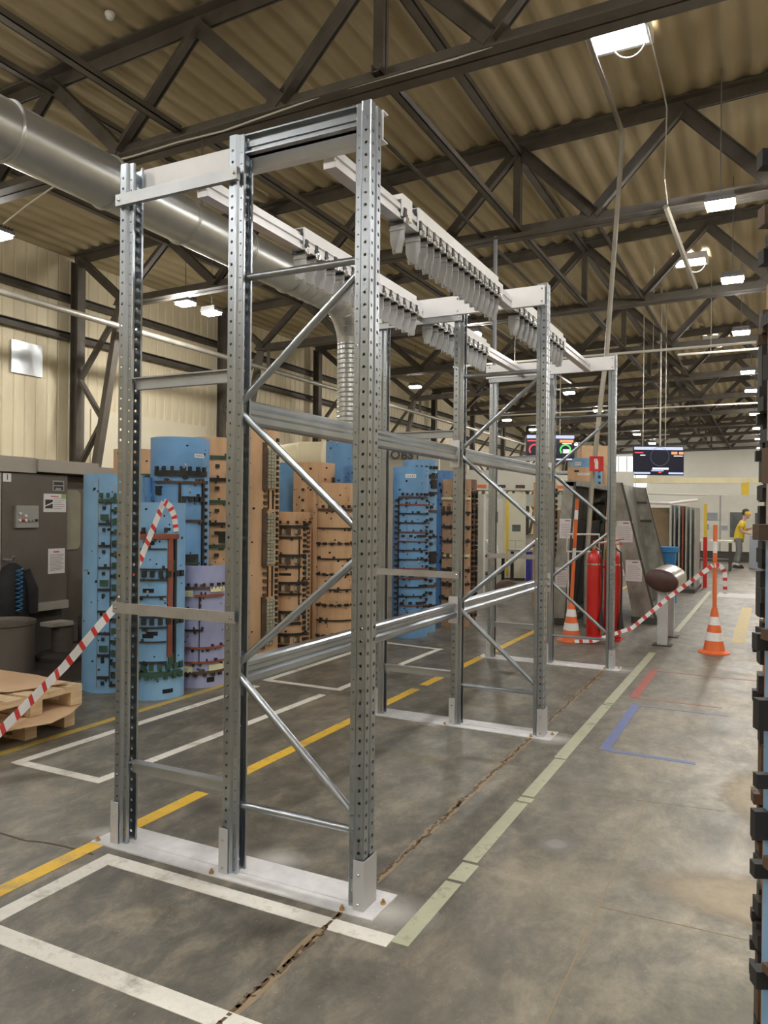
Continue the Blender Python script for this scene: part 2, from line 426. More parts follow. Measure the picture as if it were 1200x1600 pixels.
def place(b, origin, right, up):
    """map a flat XY shape onto a plane"""
    o, r, u = Vector(origin), Vector(right).normalized(), Vector(up).normalized(); n = r.cross(u)
    q = B(); q.f = list(b.f); q.v = [tuple(o + r * x + u * y + n * z) for x, y, z in b.v]; return q
rnd = random.Random(7)
ORD = ['nearest', 'second', 'third', 'fourth', 'fifth', 'sixth', 'seventh', 'eighth', 'ninth', 'tenth', 'eleventh', 'twelfth', 'thirteenth']

# ================================================================== SETTING
WX = -16.75      # inner face of the long left wall
def deck_z(x):
    return 8.30 + .0437 * (min(x, 4.0) + 16.4) - .0437 * max(0, x - 4.0)

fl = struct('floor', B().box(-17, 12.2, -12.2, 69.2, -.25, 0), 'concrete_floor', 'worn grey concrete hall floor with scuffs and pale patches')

# painted lines: thin coats on the floor, each one a piece of it
def line(p, q, w, m, label, name='floor_line', z=.002):
    p, q = Vector((*p, 0)), Vector((*q, 0)); d = (q - p).normalized(); a = Vector((-d.y, d.x, 0)) * w / 2
    t = Vector((0, 0, z)); e = Vector((0, 0, -.001))
    return part(name, B().hexa([p - a + e, p + a + e, q + a + e, q - a + e][::-1], [p - a + t, p + a + t, q + a + t, q - a + t][::-1]), m, fl, label=label)
line((-2.73, 2.572), (-1.25, 2.572), .082, 'line_white', 'white painted line in front of the nearest rack frame')
line((-2.69, 2.613), (-2.69, -1.5), .085, 'line_white', 'white painted line running to the lower left corner', z=.0024)
line((-2.73, 1.93), (-1.05, 1.93), .085, 'line_white', 'white painted line across the bottom left corner', z=.0028)
line((-2.86, -2.0), (-2.86, 3.43), .085, 'line_yellow', 'yellow line ending between the nearest posts')
line((-2.86, 3.66), (-2.86, 6.35), .085, 'line_yellow', 'middle length of the yellow line under the rack')
line((-2.86, 6.52), (-2.85, 24), .085, 'line_yellow', 'far length of the yellow line past the second frame')
line((-4.48, -1), (-4.44, 12), .07, 'line_yellow_old', 'thin old yellow line beside the dies')
line((-4.22, 3.29), (-3.49, 3.29), .07, 'line_white', 'short end of the near white floor rectangle')
line((-4.22, 3.26), (-4.18, 5.75), .07, 'line_white', 'outer long side of the near white floor rectangle', z=.0024)
line((-3.52, 3.26), (-3.48, 5.75), .07, 'line_white', 'inner long side of the near white floor rectangle', z=.0024)
line((-4.24, 5.99), (-3.42, 5.98), .07, 'line_white', 'near end of the far white floor rectangle')
line((-4.24, 5.96), (-4.24, 8.45), .07, 'line_white', 'outer side of the far white floor rectangle', z=.0024)
line((-3.46, 5.96), (-3.46, 8.33), .07, 'line_white', 'inner side of the far white floor rectangle', z=.0024)
line((-4.26, 8.42), (-3.42, 8.32), .07, 'line_white', 'far end of the far white floor rectangle', z=.0028)
gy = [2.56, 3.12, 3.32, 4.15, 4.24, 5.0, 6.6, 6.66, 9.4]
for i in range(0, len(gy) - 1):
    off = [0, .006, -.005, .004, 0, -.004, .005, 0][i]
    line((-1.215 + off, gy[i] + .012), (-1.212 + off, gy[i + 1] - .012), .072 + .008 * (i % 2), 'line_green', 'pale green line beside the aisle', z=.002)
line((-1.15, 11.2), (-1.13, 17.5), .07, 'line_green', 'pale green line beyond the barrier')
line((-1.06, 8.32), (-1.06, 6.98), .075, 'line_red', 'red corner mark on the aisle floor')
line((-1.02, 7.0), (-.35, 6.98), .05, 'line_red_faint', 'faded near edge of the red floor mark')
line((-1.02, 8.3), (.2, 8.28), .05, 'line_red_faint', 'faded far edge of the red floor mark')
line((-1.0, 6.74), (-1.0, 5.33), .07, 'line_blue', 'blue corner mark on the aisle floor')
line((-.965, 5.34), (-.42, 5.33), .05, 'line_blue', 'blue near edge of the floor mark')
line((-.965, 6.72), (-.3, 6.72), .04, 'line_blue_faint', 'faded far edge of the blue floor mark')
line((-.36, 14.8), (-.36, 10.6), .16, 'line_yellow_old', 'wide worn yellow stripe beside the right dies')
line((-.95, 16.9), (0.3, 16.9), .9, 'dust_white', 'pale patch on the far aisle floor')
# concrete joint filled with brown dirt: broken ribbon of short pieces
jr = random.Random(3)
jb = B(); y = -1.0; x = -1.52
while y < 8.0:
    L = jr.uniform(.05, .12); w0 = jr.uniform(.012, .026); x2 = -1.515 + jr.uniform(-.010, .010)
    jb.add([(x - w0, y, .0011), (x + w0, y, .0011), (x2 + w0, y + L, .0011), (x2 - w0, y + L, .0011)], [(0, 1, 2, 3)])
    x = x2; y += L
part('joint_fill', jb, 'joint_tan', fl, label='tan filling of the long floor joint', kind='stuff')
jb = B(); y = -1.0
while y < 8.0:
    L = jr.uniform(.01, .05); w0 = jr.uniform(.003, .010); x = -1.517 + jr.uniform(-.010, .010); e = jr.uniform(-.006, .006)
    jb.hexa([(x - w0, y, 0), (x + w0, y + e, 0), (x + w0 + e, y + L, 0), (x - w0 + e, y + L - e, 0)], [(x - w0, y, .003), (x + w0, y + e, .003), (x + w0 + e, y + L, .003), (x - w0 + e, y + L - e, .003)])
    y += L * jr.uniform(.4, 1.3)
part('joint_crumbs', jb, 'joint_dirt', fl, label='brown crumbs in the long floor joint', kind='stuff')
jb = B(); x = -9.0; y = 2.2
while x < -2.8:
    L = jr.uniform(.06, .2); y2 = 2.2 + .06 * (x + 9) + jr.uniform(-.02, .02)
    jb.hexa([(x, y - .006, -.001), (x + L, y2 - .006, -.001), (x + L, y2 + .006, -.001), (x, y + .006, -.001)],
            [(x, y - .006, .0015), (x + L, y2 - .006, .0015), (x + L, y2 + .006, .0015), (x, y + .006, .0015)])
    x += L; y = y2
part('floor_joint', jb, 'rubber_brown', fl, label='thin cross joint in the concrete left of the rack', kind='stuff')
for (p0, p1, w0, lab) in (((-.62, 1.2), (-.61, 4.48), .007, 'thin slab joint along the near aisle'), ((-1.06, 4.44), (-.2, 4.55), .005, 'thin slab joint across the aisle'), ((-.62, 3.2), (.4, 3.22), .005, 'slab joint below the beige patch')):
    line(p0, p1, w0, 'joint_tan', lab, 'slab_joint', z=.0014)
# drilling dust around the anchor plates, worn slab patches in the aisle
def blot(name, m, label, x0, x1, y0, y1, z, sk=0.0):
    cx, cy = (x0 + x1) / 2, (y0 + y1) / 2
    b = B().add([(x0 - cx, y0 - cy, 0), (x1 - cx, y0 - cy + sk, 0), (x1 - cx, y1 - cy + sk, 0), (x0 - cx, y1 - cy, 0)], [(0, 1, 2, 3)])
    o = piece(name, mesh_of(b, name, m), fl, (cx, cy, z)); o['label'] = label
for cx, cy, w in [(-1.37, 2.74, .30), (-2.86, 2.74, .22), (-1.37, 5.42, .30), (-2.9, 5.44, .2), (-1.37, 8.14, .3), (-2.0, 2.92, .22), (-2.3, 5.35, .2)]:
    blot('dust_patch', 'dust', 'white drilling dust', cx - w, cx + w, cy - w * .7, cy + w * .8, .0012)
blot('floor_patch', 'patch_beige', 'beige repaired patch of the aisle floor', -.66, .9, 3.22, 3.86, .0008)
blot('floor_patch', 'patch_green', 'grey green slab in the near aisle', -.66, .9, 1.2, 3.20, .0006)
blot('floor_patch', 'patch_grey', 'small grey filler patch beside the green line', -1.05, -.78, 3.55, 3.85, .0010)
blot('floor_patch', 'patch_grey', 'small grey filler patch near the bottom edge', -.95, -.75, 1.95, 2.2, .0011)
blot('floor_patch', 'patch_beige', 'pale worn strip beside the right edge dies', -.35, .5, 4.2, 5.6, .0009)
# dark mat in front of the machine
part('floor_mat', B().box(-7.0, -5.75, 4.2, 7.2, -.001, .006), 'mat_dark', fl, label='dark oily strip of floor before the grey machine')

# corrugated roof deck, ribs along the hall
cb = B(); prof = []; x = -17.0
while x < 12.2:                                   # rounded ribs, 0.4 m pitch
    for k in range(10):
        prof.append((x + .04 * k, deck_z(x) + .004 + .032 * (1 + math.tanh(2.2 * math.sin(2 * math.pi * k / 10)))))
    x += .40
vs = [(x, -12.2, z) for x, z in prof] + [(x, 69.2, z) for x, z in prof]; n = len(prof)
cb.add(vs, [(i, i + 1, n + i + 1, n + i) for i in range(n - 1)])
ce = struct('ceiling', cb, 'deck', 'tan corrugated steel roof deck')
ce.data.polygons.foreach_set('use_smooth', [True] * len(ce.data.polygons))

# walls
wl = struct('wall_left', B().box(WX - .25, WX - .03, -12.2, 69.2, 0, 8.45), 'wall_cream', 'long cream wall of ribbed panels')
pb = B().prism([(.004, 0), (.326, 0), (.326, .012), (.30, .03), (.03, .03), (.004, .012)], 2, 0, 8.3)
pb = B(); pb.hexa([(0, .004, 0), (0, .326, 0), (.012, .326, 0), (.03, .30, 0), (.03, .03, 0), (.012, .004, 0)][::-1],
                  [(0, .004, 8.3), (0, .326, 8.3), (.012, .326, 8.3), (.03, .30, 8.3), (.03, .03, 8.3), (.012, .004, 8.3)][::-1])
pm = mesh_of(pb, 'wall_panel', 'wall_cream')
for i in range(105):
    piece('wall_panel', pm, wl, (WX - .03, 7.2 + .33 * i, 0))
rest = B()
for i in range(78):
    y0 = 7.2 + .33 * (105 + i); rest.box(WX - .03, WX, y0 + .004, y0 + .326, 0, 8.3)
for i in range(58):
    y0 = 7.2 - .33 * (i + 1); rest.box(WX - .03, WX, y0 + .004, y0 + .326, 0, 8.3)
part('wall_panels', rest, 'wall_cream', wl, kind='stuff')
for (y0, y1, z0, z1) in [(15.2, 20.0, 2.6, 4.35), (10.2, 12.2, 1.2, 2.7), (20.8, 26.0, 2.4, 4.1), (26.8, 32.0, 2.4, 4.1), (14.62, 15.15, 3.2, 4.6)]:
    part('smooth_panel', B().box(WX - .001, WX + .05, y0, y1, z0, z1), 'wall_smooth', wl, label='smooth pale repair panel')
part('patch_sheet', B().box(WX - .001, WX + .06, 12.7, 13.6, 4.95, 5.75), 'silver_patch', wl, label='silver foil patch')
struct('wall_back', B().box(-17, 12.2, 69.0, 69.3, 0, 9.4), 'wall_far', 'pale far end wall of the hall')
struct('wall_right', B().box(12.0, 12.3, -12.2, 69.2, 0, 9.4), 'wall_cream', 'long right wall out of view')
struct('wall_front', B().box(-17, 12.2, -12.3, -12.0, 0, 9.4), 'wall_cream', 'end wall behind the camera')
# far lit window
w = struct('window_4', B().box(-12.6, -9.6, 68.9, 69.0, 4.0, 6.6), 'window_glow', 'bright far window in the end wall')
for xx in (-11.9, -11.2, -10.5): part('mullion', B().box(xx - .05, xx + .05, 68.86, 68.93, 4.0, 6.6), 'cabinet_white', w)

# skylights: white curb, glowing pane
for k, y0 in enumerate((-.2, 11.85, 23.35, 34.3)):
    zz = deck_z(-2.1)
    w = struct('window_%d' % (k + 1) if k < 3 else 'window_5', B().box(-2.52, -1.72, y0 - .32, y0 + .32, zz - .05, zz - .02), 'skylight_glow', ['skylight behind the camera', 'near glowing skylight with a looped cable', 'second skylight down the hall', 'third skylight down the hall'][k])
    for a in ((-2.58, -2.52, y0 - .38, y0 + .38), (-1.72, -1.66, y0 - .38, y0 + .38), (-2.52, -1.72, y0 - .38, y0 - .32), (-2.52, -1.72, y0 + .32, y0 + .38)):
        part('curb', B().box(a[0], a[1], a[2], a[3], zz - .16, zz + .02), 'white_steel', w)
    pts = [(-1.72 - .26 + .26 * math.cos(a), y0 + .1 + .12 * math.sin(a), zz - .12 - .26 * abs(math.sin(a)) ** 1.0) for a in [math.pi * k / 14 for k in range(15)]]
    part('cable_loop', B().tube(pts, .012, 6), 'cable_white', w, smooth=True)

# ------------------------------------------------------------------ roof trusses
BN = [-14.8 + 2.95 * k for k in range(9)]       # bottom nodes
TN = [-16.25 + 2.95 * k for k in range(10)]     # top nodes
def bz(x): return 6.89 + .02 * (min(x, 0.2) + 14.8)
def tz(x): return deck_z(x) - .135
tys = [-3.4, 2.5, 8.6] + [14.45 + 6 * k for k in range(10)]
vis = [y for y in tys if y > 5]
for y in tys:
    if y in vis:
        lab = '%s dark steel roof truss seen from the camera' % ORD[vis.index(y)]
    else:
        lab = 'dark roof truss %s the camera' % ('above and behind' if y < 0 else 'just overhead of')
    t = thing('roof_truss', lab, 'truss', (0, y, 6.9), group='roof trusses')
    def dbl(name, p, q, w, h, up=(0, 0, 1), gap=.03):
        b = B()
        for s in (-1, 1):
            o = Vector((0, s * (gap / 2 + w / 2), 0))
            b.bar(Vector(p) + o, Vector(q) + o, w, h, up)
        return part(name, b, 'truss_paint', t)
    # chords: back-to-back angles (vertical legs with a flange)
    for nm, zf, xs, fl_up in (('bottom_chord', bz, (BN[0] - .15, BN[-1] + .15), -1), ('top_chord', tz, (-16.5, 11.5), 1)):
        b = B(); xs_ = [xs[0], min(4.0, xs[1]), xs[1]] if xs[1] > 4 else list(xs)
        for x0, x1 in zip(xs_[:-1], xs_[1:]):
            for s in (-1, 1):
                b.bar((x0, y + s * .026, zf(x0)), (x1, y + s * .026, zf(x1)), .018, .22)
                b.bar((x0, y + s * .11, zf(x0) + fl_up * .10), (x1, y + s * .11, zf(x1) + fl_up * .10), .17, .018)
        part(nm, b, 'truss_paint', t)
    for k in range(len(BN)):
        for tx in (TN[k], TN[k + 1]):
            if tx > 11.5: continue
            b = B(); p = Vector((tx, y, tz(tx) - .05)); q = Vector((BN[k], y, bz(BN[k]) + .05))
            for s in (-1, 1):
                o = Vector((0, s * (.034 + (.006 if tx < BN[k] else 0)), 0)); b.bar(p + o, q + o, .21, .016, (0, 1, 0))
            d = (q - p).normalized(); side = Vector((-d.z, 0, d.x)) * .10
            b.bar(p + side + Vector((0, -.10, 0)), q + side + Vector((0, -.10, 0)), .13, .016, side)
            part('diagonal', b, 'truss_paint', t)
        b = B(); bx_ = BN[k]
        b.prism([(bx_ - .32, bz(bx_) - .04), (bx_ + .32, bz(bx_) - .04), (bx_ + .2, bz(bx_) + .2), (bx_ - .2, bz(bx_) + .2)], 1, y - .008, y + .008)
        part('gusset', b, 'truss_paint', t)
    for k, tx in enumerate(TN):
        if tx > 11.5: continue
        part('gusset', B().prism([(tx - .3, tz(tx) + .04), (tx + .3, tz(tx) + .04), (tx + .18, tz(tx) - .2), (tx - .18, tz(tx) - .2)], 1, y - .008, y + .008), 'truss_paint', t)
    for tx in (TN[4], TN[7]):
        dbl('vertical', (tx, y, tz(tx) - .05), (tx, y, bz(tx)), .06, .14, gap=.03)

# wall columns: outer leg, raking inner leg and lacing
for i, y in enumerate([y for y in tys if y > 5]):
    t = thing('wall_column', '%s braced steel column along the cream wall' % (['out of frame', 'first visible', 'second visible', 'third visible', 'fourth visible'] + ORD[5:])[i], 'column', (-16.4, y, 0), group='columns along the left wall')
    b = B().box(-16.53, -16.51, y - .13, y + .13, 0, 8.1).box(-16.29, -16.27, y - .13, y + .13, 0, 8.1).box(-16.51, -16.29, y - .01, y + .01, 0, 8.1)
    part('outer_leg', b, 'truss_paint', t)
    part('inner_leg', B().bar((-14.85, y, 6.85), (-16.2, y, .1), .16, .2, (0, 1, 0)), 'truss_paint', t)
    for p, q in (((-16.3, 5.0), (-14.9, 6.7)), ((-16.3, 5.0), (-15.45, 3.9)), ((-16.3, 2.7), (-15.45, 3.9)), ((-16.3, 2.7), (-15.85, 1.7))):
        part('lacing', B().bar((p[0], y, p[1]), (q[0], y, q[1]), .08, .15, (0, 1, 0)), 'truss_paint', t)
    part('foot_plate', B().box(-16.7, -15.9, y - .25, y + .25, 0, .03), 'truss_paint', t)
# wall girts and service pipe
for z, lab in ((6.15, 'upper dark girt along the cream wall'), (7.15, 'thin topmost girt along the cream wall')):
    b = B().box(-16.72, -16.56, 2, 69, z - .1, z - .085).box(-16.72, -16.705, 2, 69, z - .1, z + .1).box(-16.72, -16.56, 2, 69, z + .085, z + .1)
    single('wall_girt', b, 'truss_paint', lab, 'girt', (-16.6, 2, z))
b = B().tube([(-14.55, 2, 6.16), (-14.55, 60, 6.16)], .075, 10)
sp = thing('service_pipe', 'pale service pipe running along the left wall', 'pipe', (-14.55, 2, 6.1))
part('pipe', b, 'conduit', sp, smooth=True)
for y in vis: part('hanger_arm', B().box(-14.6, -14.5, y - .03, y + .03, 6.2, 6.9), 'truss_paint', sp)

# longitudinal purlins and ties between the trusses
def longit(name, x, z, y0, y1, w, h, label, m='truss_paint'):
    b = B().box(x - w / 2, x + w / 2, y0, y1, z, z + .012).box(x - w / 2, x - w / 2 + .012, y0, y1, z, z + h)
    if w > .11: b.box(x + w / 2 - .012, x + w / 2, y0, y1, z, z + h)
    return single(name, b, m, label, 'beam', (x, y0, z))
longit('roof_purlin', -4.45, tz(-4.45) - .2, -9, 69, .16, .12, 'dark roof purlin above the right rack rail')
longit('roof_purlin', -13.3, tz(-13.3) - .2, -9, 69, .16, .12, 'dark roof purlin nearest the cream wall')
longit('roof_tie', -4.42, 7.04, 8.4, 69, .12, .1, 'dark tie bar between lower chords, right of the nearest rack post')
longit('roof_tie', -5.12, 7.04, 8.6, 20.4, .08, .06, 'slim tie bar left of the tie above the rack')
longit('roof_tie', -7.5, 7.04, 8.6, 32.4, .13, .1, 'tie bar crossing behind the nearest rack frame')
longit('roof_tie', -7.66, 7.02, -3, 8.5, .13, .09, 'dark tie bar ending at the nearest truss, upper left')
longit('roof_tie', -2.95, 7.04, 14.4, 69, .08, .06, 'tie bar beside the hanging conduit')
longit('roof_purlin', -10.35, tz(-10.35) - .2, -9, 69, .12, .1, 'dark roof purlin above the duct')
# cross pipes / cable trays hung in the far half of the hall
for y, z, x0, x1, lab in ((22.6, 6.2, -9, 3, 'pale sprinkler pipe hung across the hall, nearest'), (25.0, 6.5, -2.6, 3, 'pale sprinkler pipe hung across the hall, second'), (35.5, 6.3, -12, 3, 'pale pipe hung across the far hall')):
    t = thing('cross_pipe', lab, 'pipe', (x0, y, z))
    part('pipe', B().tube([(x0, y, z), (x1, y, z)], .035, 8), 'cable_white', t, smooth=True)
    for k in range(3):
        xx = x0 + (x1 - x0) * (k + .5) / 3; part('hanger_rod', B().tube([(xx, y, z), (xx, y, deck_z(xx))], .008, 5), 'conduit', t)

# white sagging cable along the nearest truss
pts = [(-11.0, 8.2, 6.14), (-10.6, 8.3, 6.40), (-10.0, 8.4, 6.68)] + [(x, 8.44, bz(x) - .135 - dz) for x, dz in ((-9.2, .03), (-8.5, .06), (-7.6, .05), (-6.8, .08), (-6.0, .04), (-5.2, 0), (-4.3, .01), (-3.4, .03), (-2.6, .0), (-1.9, .01), (0, 0), (2, 0))]
single('truss_cable', B().tube(pts, .012, 6), 'cable_white', 'white cable along the lower chord of the nearest truss', 'cable', (-5, 8.28, 6.7), smooth=True)
pts = [(-13, 8.0, 8.1), (-11.8, 7.6, 8.12), (-10.3, 7.2, 8.2), (-9.0, 6.6, 8.3), (-8, 5.8, 8.45)]
single('ceiling_cable', B().tube(pts, .018, 6), 'cable_dark', 'dark cable looping across the roof deck at top left', 'cable', (-10, 7.2, 8.1), smooth=True)
pts = [(-5.6, 12.0, 6.98), (-5.3, 13.4, 6.9), (-4.9, 14.2, 6.95), (-4.86, 14.35, 6.9), (-4.86, 14.36, 3.0), (-4.86, 14.4, .1)]
single('drop_conduit', B().tube([(-4.86, 14.36, 7.0), (-4.86, 14.36, .02)], .04, 8), 'grey_blue', 'thin blue-grey conduit dropping behind the second frame', 'conduit', (-4.86, 14.36, 0), smooth=True)
single('drop_conduit', B().tube([(-2.52, 11.05, 8.75), (-1.95, 11.34, 7.05), (-2.13, 11.26, 3.9), (-2.19, 11.22, 3.28), (-2.3, 11.16, 2.0), (-2.36, 11.14, .9), (-2.36, 11.14, .02)], .035, 8), 'conduit', 'long pale conduit hanging from the near skylight', 'conduit', (-2.3, 11.15, 0), smooth=True)
single('hanging_cable', B().tube([(-1.69, 11.69, 8.85), (-1.5, 12.23, 7.93), (-1.478, 12.36, 7.79), (-1.54, 12.66, 6.85), (-1.66, 14.1, 7.0)], .012, 6), 'conduit', 'thin cable dropping from the right of the near skylight', 'cable', (-1.5, 12.6, 7.4), smooth=True)
single('hanging_cable', B().tube([(-1.70, 14.2, 7.0), (-1.36, 16.1, 6.04)], .05, 6), 'conduit', 'short slanting conduit between the first and second skylights', 'conduit', (-1.5, 14.5, 6.9), smooth=True)

# ------------------------------------------------------------------ lamps
lampb = B().box(-.23, .23, -.17, .17, .03, .10)
lm_body = mesh_of(lampb, 'housing', 'lamp_body')
fin = B()
for k in range(5): fin.box(-.21, .21, -.15 + .075 * k - .008, -.15 + .075 * k + .008, .11, .16)
lm_fin = mesh_of(fin, 'heat_sink', 'lamp_body')
lm_glow = mesh_of(B().box(-.205, .205, -.14, .14, -.03, .03), 'diffuser', 'lamp_light')
rows = [(-13.05, [-4, 3.5, 9.63, 14.8, 15.8, 28.6, 40.8, 46, 57, 64], 'white LED lamp over the left wall row', 'lamps of the left row'),  # rows include lamps added near the far end to brighten the end wall
        (-7.7, [-6, -1.0, 4.2, 20.8, 32.6, 38.7, 51, 58, 64.5], 'white LED lamp over the middle row', 'lamps of the middle row'),
        (-.8, [-6, -1, 3.9, 13.8, 18.3, 23.7, 30.3, 34.9, 43, 50, 57, 64.5], 'white LED lamp over the aisle row at right', 'lamps of the aisle row'),
        (5.2, [-6, 0, 6, 12, 18, 24, 30, 36, 48, 56, 64], 'added white LED lamp over the unseen right row', 'added lamps of the right row')]  # unseen row, mirrored in to add light to the hall
for x, ys, lab, grp in rows:
    for y in ys:
        t = thing('ceiling_lamp', lab, 'lamp', (x, y, 6.72), group=grp)
        for nm, me in (('housing', lm_body), ('heat_sink', lm_fin), ('diffuser', lm_glow)):
            link(nm, me, t)
        rod = B().tube([(0, 0, .1), (0, 0, deck_z(x) - 6.72)], .01, 5)
        link('hanger_rod', mesh_of(rod, 'hanger_rod', 'lamp_body'), t)

# ================================================================== RACK
FY = [2.755, 5.455, 8.165]
PX = [(-2.80, 1), (-2.15, 1), (-1.442, -1)]     # web position, direction in which the open side lies
def perforated(b, o, a, w, z0, z1, pitch, r, off, cols=(.5,)):
    """vertical strip of width w along a from o, with octagonal holes in a column"""
    o, a = Vector(o), Vector(a); up = Vector((0, 0, 1))
    nseg = int((z1 - z0) / pitch)
    cw = w / len(cols)
    for ci, cc in enumerate(cols):
        for k in range(nseg):
            base = o + a * (cw * ci) + up * (z0 + k * pitch)
            if k == nseg - 1: hgt = z1 - z0 - k * pitch
            else: hgt = pitch
            q = [base, base + a * cw / 2, base + a * cw, base + a * cw + up * hgt / 2, base + a * cw + up * hgt, base + a * cw / 2 + up * hgt, base + up * hgt, base + up * hgt / 2]
            c = base + a * cw / 2 + up * (pitch * off)
            ang = [225, 270, 315, 0, 45, 90, 135, 180]
            h = [c + (a * math.cos(math.radians(t)) + up * math.sin(math.radians(t))) * r for t in ang]
            b.add(q + h, [(i, (i + 1) % 8, 8 + (i + 1) % 8, 8 + i) for i in range(8)])
    return b
def plain(b, p, q, z0, z1):
    return b.add([(p[0], p[1], z0), (q[0], q[1], z0), (q[0], q[1], z1), (p[0], p[1], z1)], [(0, 1, 2, 3)])
def upright_mesh(sx, H=3.25):
    b = B()
    def P(x, y): return (sx * x, y, 0)
    X = Vector((sx, 0, 0)); Y = Vector((0, 1, 0)); z0, z1 = .006, H
    perforated(b, P(0, -.043), Y, .033, z0, z1, .05, .008, .5)
    perforated(b, P(0, .010), Y, .033, z0, z1, .05, .008, .5)
    plain(b, P(0, -.010), P(.008, -.006), z0, z1); plain(b, P(.008, -.006), P(.008, .006), z0, z1); plain(b, P(.008, .006), P(0, .010), z0, z1)
    for s in (-1, 1):
        plain(b, P(0, s * .043), P(.004, s * .047), z0, z1)
        perforated(b, P(.004, s * .047), X, .034, z0, z1, .05, .0068, .5)
        plain(b, P(.038, s * .047), P(.043, s * .043), z0, z1)
        plain(b, P(.043, s * .043), P(.050, s * .035), z0, z1)
        perforated(b, P(.050, s * .035), X, .022, z0, z1, .05, .0045, .3)
        plain(b, P(.072, s * .035), P(.075, s * .032), z0, z1)
        plain(b, P(.075, s * .032), P(.075, s * .021), z0, z1)
        plain(b, P(.075, s * .021), P(.068, s * .021), z0, z1)
    return mesh_of(b, 'upright', 'galv')
um = {1: upright_mesh(1), -1: upright_mesh(-1)}
rack = thing('steel_rack', 'galvanised steel rack of three tall frames with white overhead beams', 'rack', (-2.12, 2.755, 0))
gm = {}
for s in (1, -1):
    b = B()
    b.box(*sorted((s * -.008, s * -.005)), -.055, .055, .005, .205)
    b.box(*sorted((s * -.008, s * .040)), -.058, -.055, .005, .205)
    gm[s] = mesh_of(b, 'post_guard', 'guard_grey')
boltm = mesh_of(B().lathe([(.012, 0), (.012, .009), (.006, .009), (.006, .02)], n=6), 'anchor_bolt', 'brass')
washm = mesh_of(B().lathe([(.007, 0), (.007, .004), (.003, .007)], n=8), 'bolt', 'chrome')
def sideb(loc, axis='y', parent=rack):
    o = piece('bolt', washm, parent, loc)
    o.rotation_euler = (math.radians(90), 0, 0) if axis == 'y' else (0, math.radians(90), 0)
    return o
for fi, fy in enumerate(FY):
    # base plate: shallow white channel under the three posts
    b = B().box(-2.90, -1.375, fy - .092, fy + .135, 0, .006)
    bp_ = part('base_plate', b, 'plate_white', rack, label='white floor plate')
    part('plate_rib', B().box(-2.78, -1.47, fy - .012, fy + .012, .006, .010), 'plate_white', bp_)
    for (bx, by) in ((-2.875, -.07), (-2.18, -.078), (-1.52, -.078), (-1.395, .04), (-2.87, .1)):
        piece('anchor_bolt', boltm, rack, (bx, fy + by, .006))
    for px_, s in PX:
        u = piece('upright', um[s], rack, (px_, fy, 0))
        g_ = link('post_guard', gm[s], u); g_['label'] = 'light grey folded guard at the post foot'
        for dz in (.03, .15):
            sideb((px_ + (.014 if s == 1 else -.014), fy - .0585, dz))
    # right hand ladder: horizontals and zigzag diagonals
    xm, xr = -2.105, -1.487
    for z in (2.63, .30):
        part('horizontal_brace', B().tube([(xm, fy, z), (xr, fy, z)], .016, 14), 'galv', rack, smooth=True)
    for zl, zr in ((2.065, 2.605), (2.045, 1.505), (.91, 1.43), (.885, .335)):
        b = B(); p = Vector((xm - .01, fy - .004, zl)); q = Vector((xr + .01, fy - .004, zr))
        b.tube([p, q], .0165, 14)
        part('diagonal_brace', b, 'galv', rack, smooth=True)
    # left hand links
    for z, h in ((2.2, .055), (.37, .055)):
        b = B().box(-2.725, -2.155, fy - .01, fy + .016, z - h / 2, z + h / 2).box(-2.725, -2.155, fy - .03, fy - .01, z + h / 2 - .006, z + h / 2)
        part('link_channel', b, 'galv_dull', rack)
    for z in ((3.068,) if fi < 2 else (3.068,)):
        part('strap', B().box(-2.80, -2.085, fy - .075, fy - .050, z - .027, z + .027), 'galv_dull', rack)
    part('strap', B().box(-2.80, -2.085, fy - .066, fy - .060, 1.107, 1.157).box(-2.80, -2.085, fy - .060, fy - .048, 1.107, 1.113), 'galv_strap', rack)
    for bx in (-2.78, -2.10):
        sideb((bx, fy - .066, 1.132)); sideb((bx, fy - .075, 3.068))
    # white header beam
    if fi == 0:
        b = B().box(-2.80, -1.44, fy + .055, fy + .061, 3.13, 3.255).box(-2.80, -1.44, fy + .061, fy + .10, 3.249, 3.255).box(-2.80, -1.44, fy + .061, fy + .10, 3.13, 3.136)
        part('header_beam', b, 'white_steel', rack, label='white header beam of the nearest frame')
        b = B().box(-2.08, -1.50, fy - .004, fy + .02, 3.165, 3.25).box(-2.08, -1.50, fy - .03, fy + .02, 3.243, 3.25).box(-2.08, -1.50, fy - .03, fy + .02, 3.165, 3.172).box(-2.08, -1.50, fy - .012, fy, 3.2, 3.225)
        part('top_channel', b, 'galv', rack)
    else:
        b = B().box(-2.83, -1.45, fy - .085, fy - .079, 3.085, 3.225).box(-2.83, -1.45, fy - .079, fy - .05, 3.219, 3.225).box(-2.83, -1.45, fy - .079, fy - .05, 3.085, 3.091)
        part('header_beam', b, 'white_steel', rack, label='white header beam of a rear frame')
        for bx in (-2.79, -2.11, -1.47):
            for bz_ in (3.11, 3.20): sideb((bx, fy - .085, bz_))
# stepped longitudinal beams between the middle posts with hook plates
for k in range(2):
    y0, y1 = FY[k] + .05, FY[k + 1] - .05
    for z in (2.045, .868):
        pr2 = [(-.05, .055), (-.004, .055), (.006, .046), (.006, .030), (-.010, .018), (-.010, -.002), (.014, -.018), (.014, -.044), (.006, -.055), (-.05, -.055)]
        bm_ = part('rack_beam', B().prism([(-2.115 + a, z + c) for a, c in pr2][::-1], 1, y0, y1), 'galv', rack)
        for yy in (y0, y1):
            s = 1 if yy == y0 else -1
            part('hook_plate', B().box(-2.17, -2.095, yy - .004, yy + .004, z - .10, z + .10), 'alu', bm_)
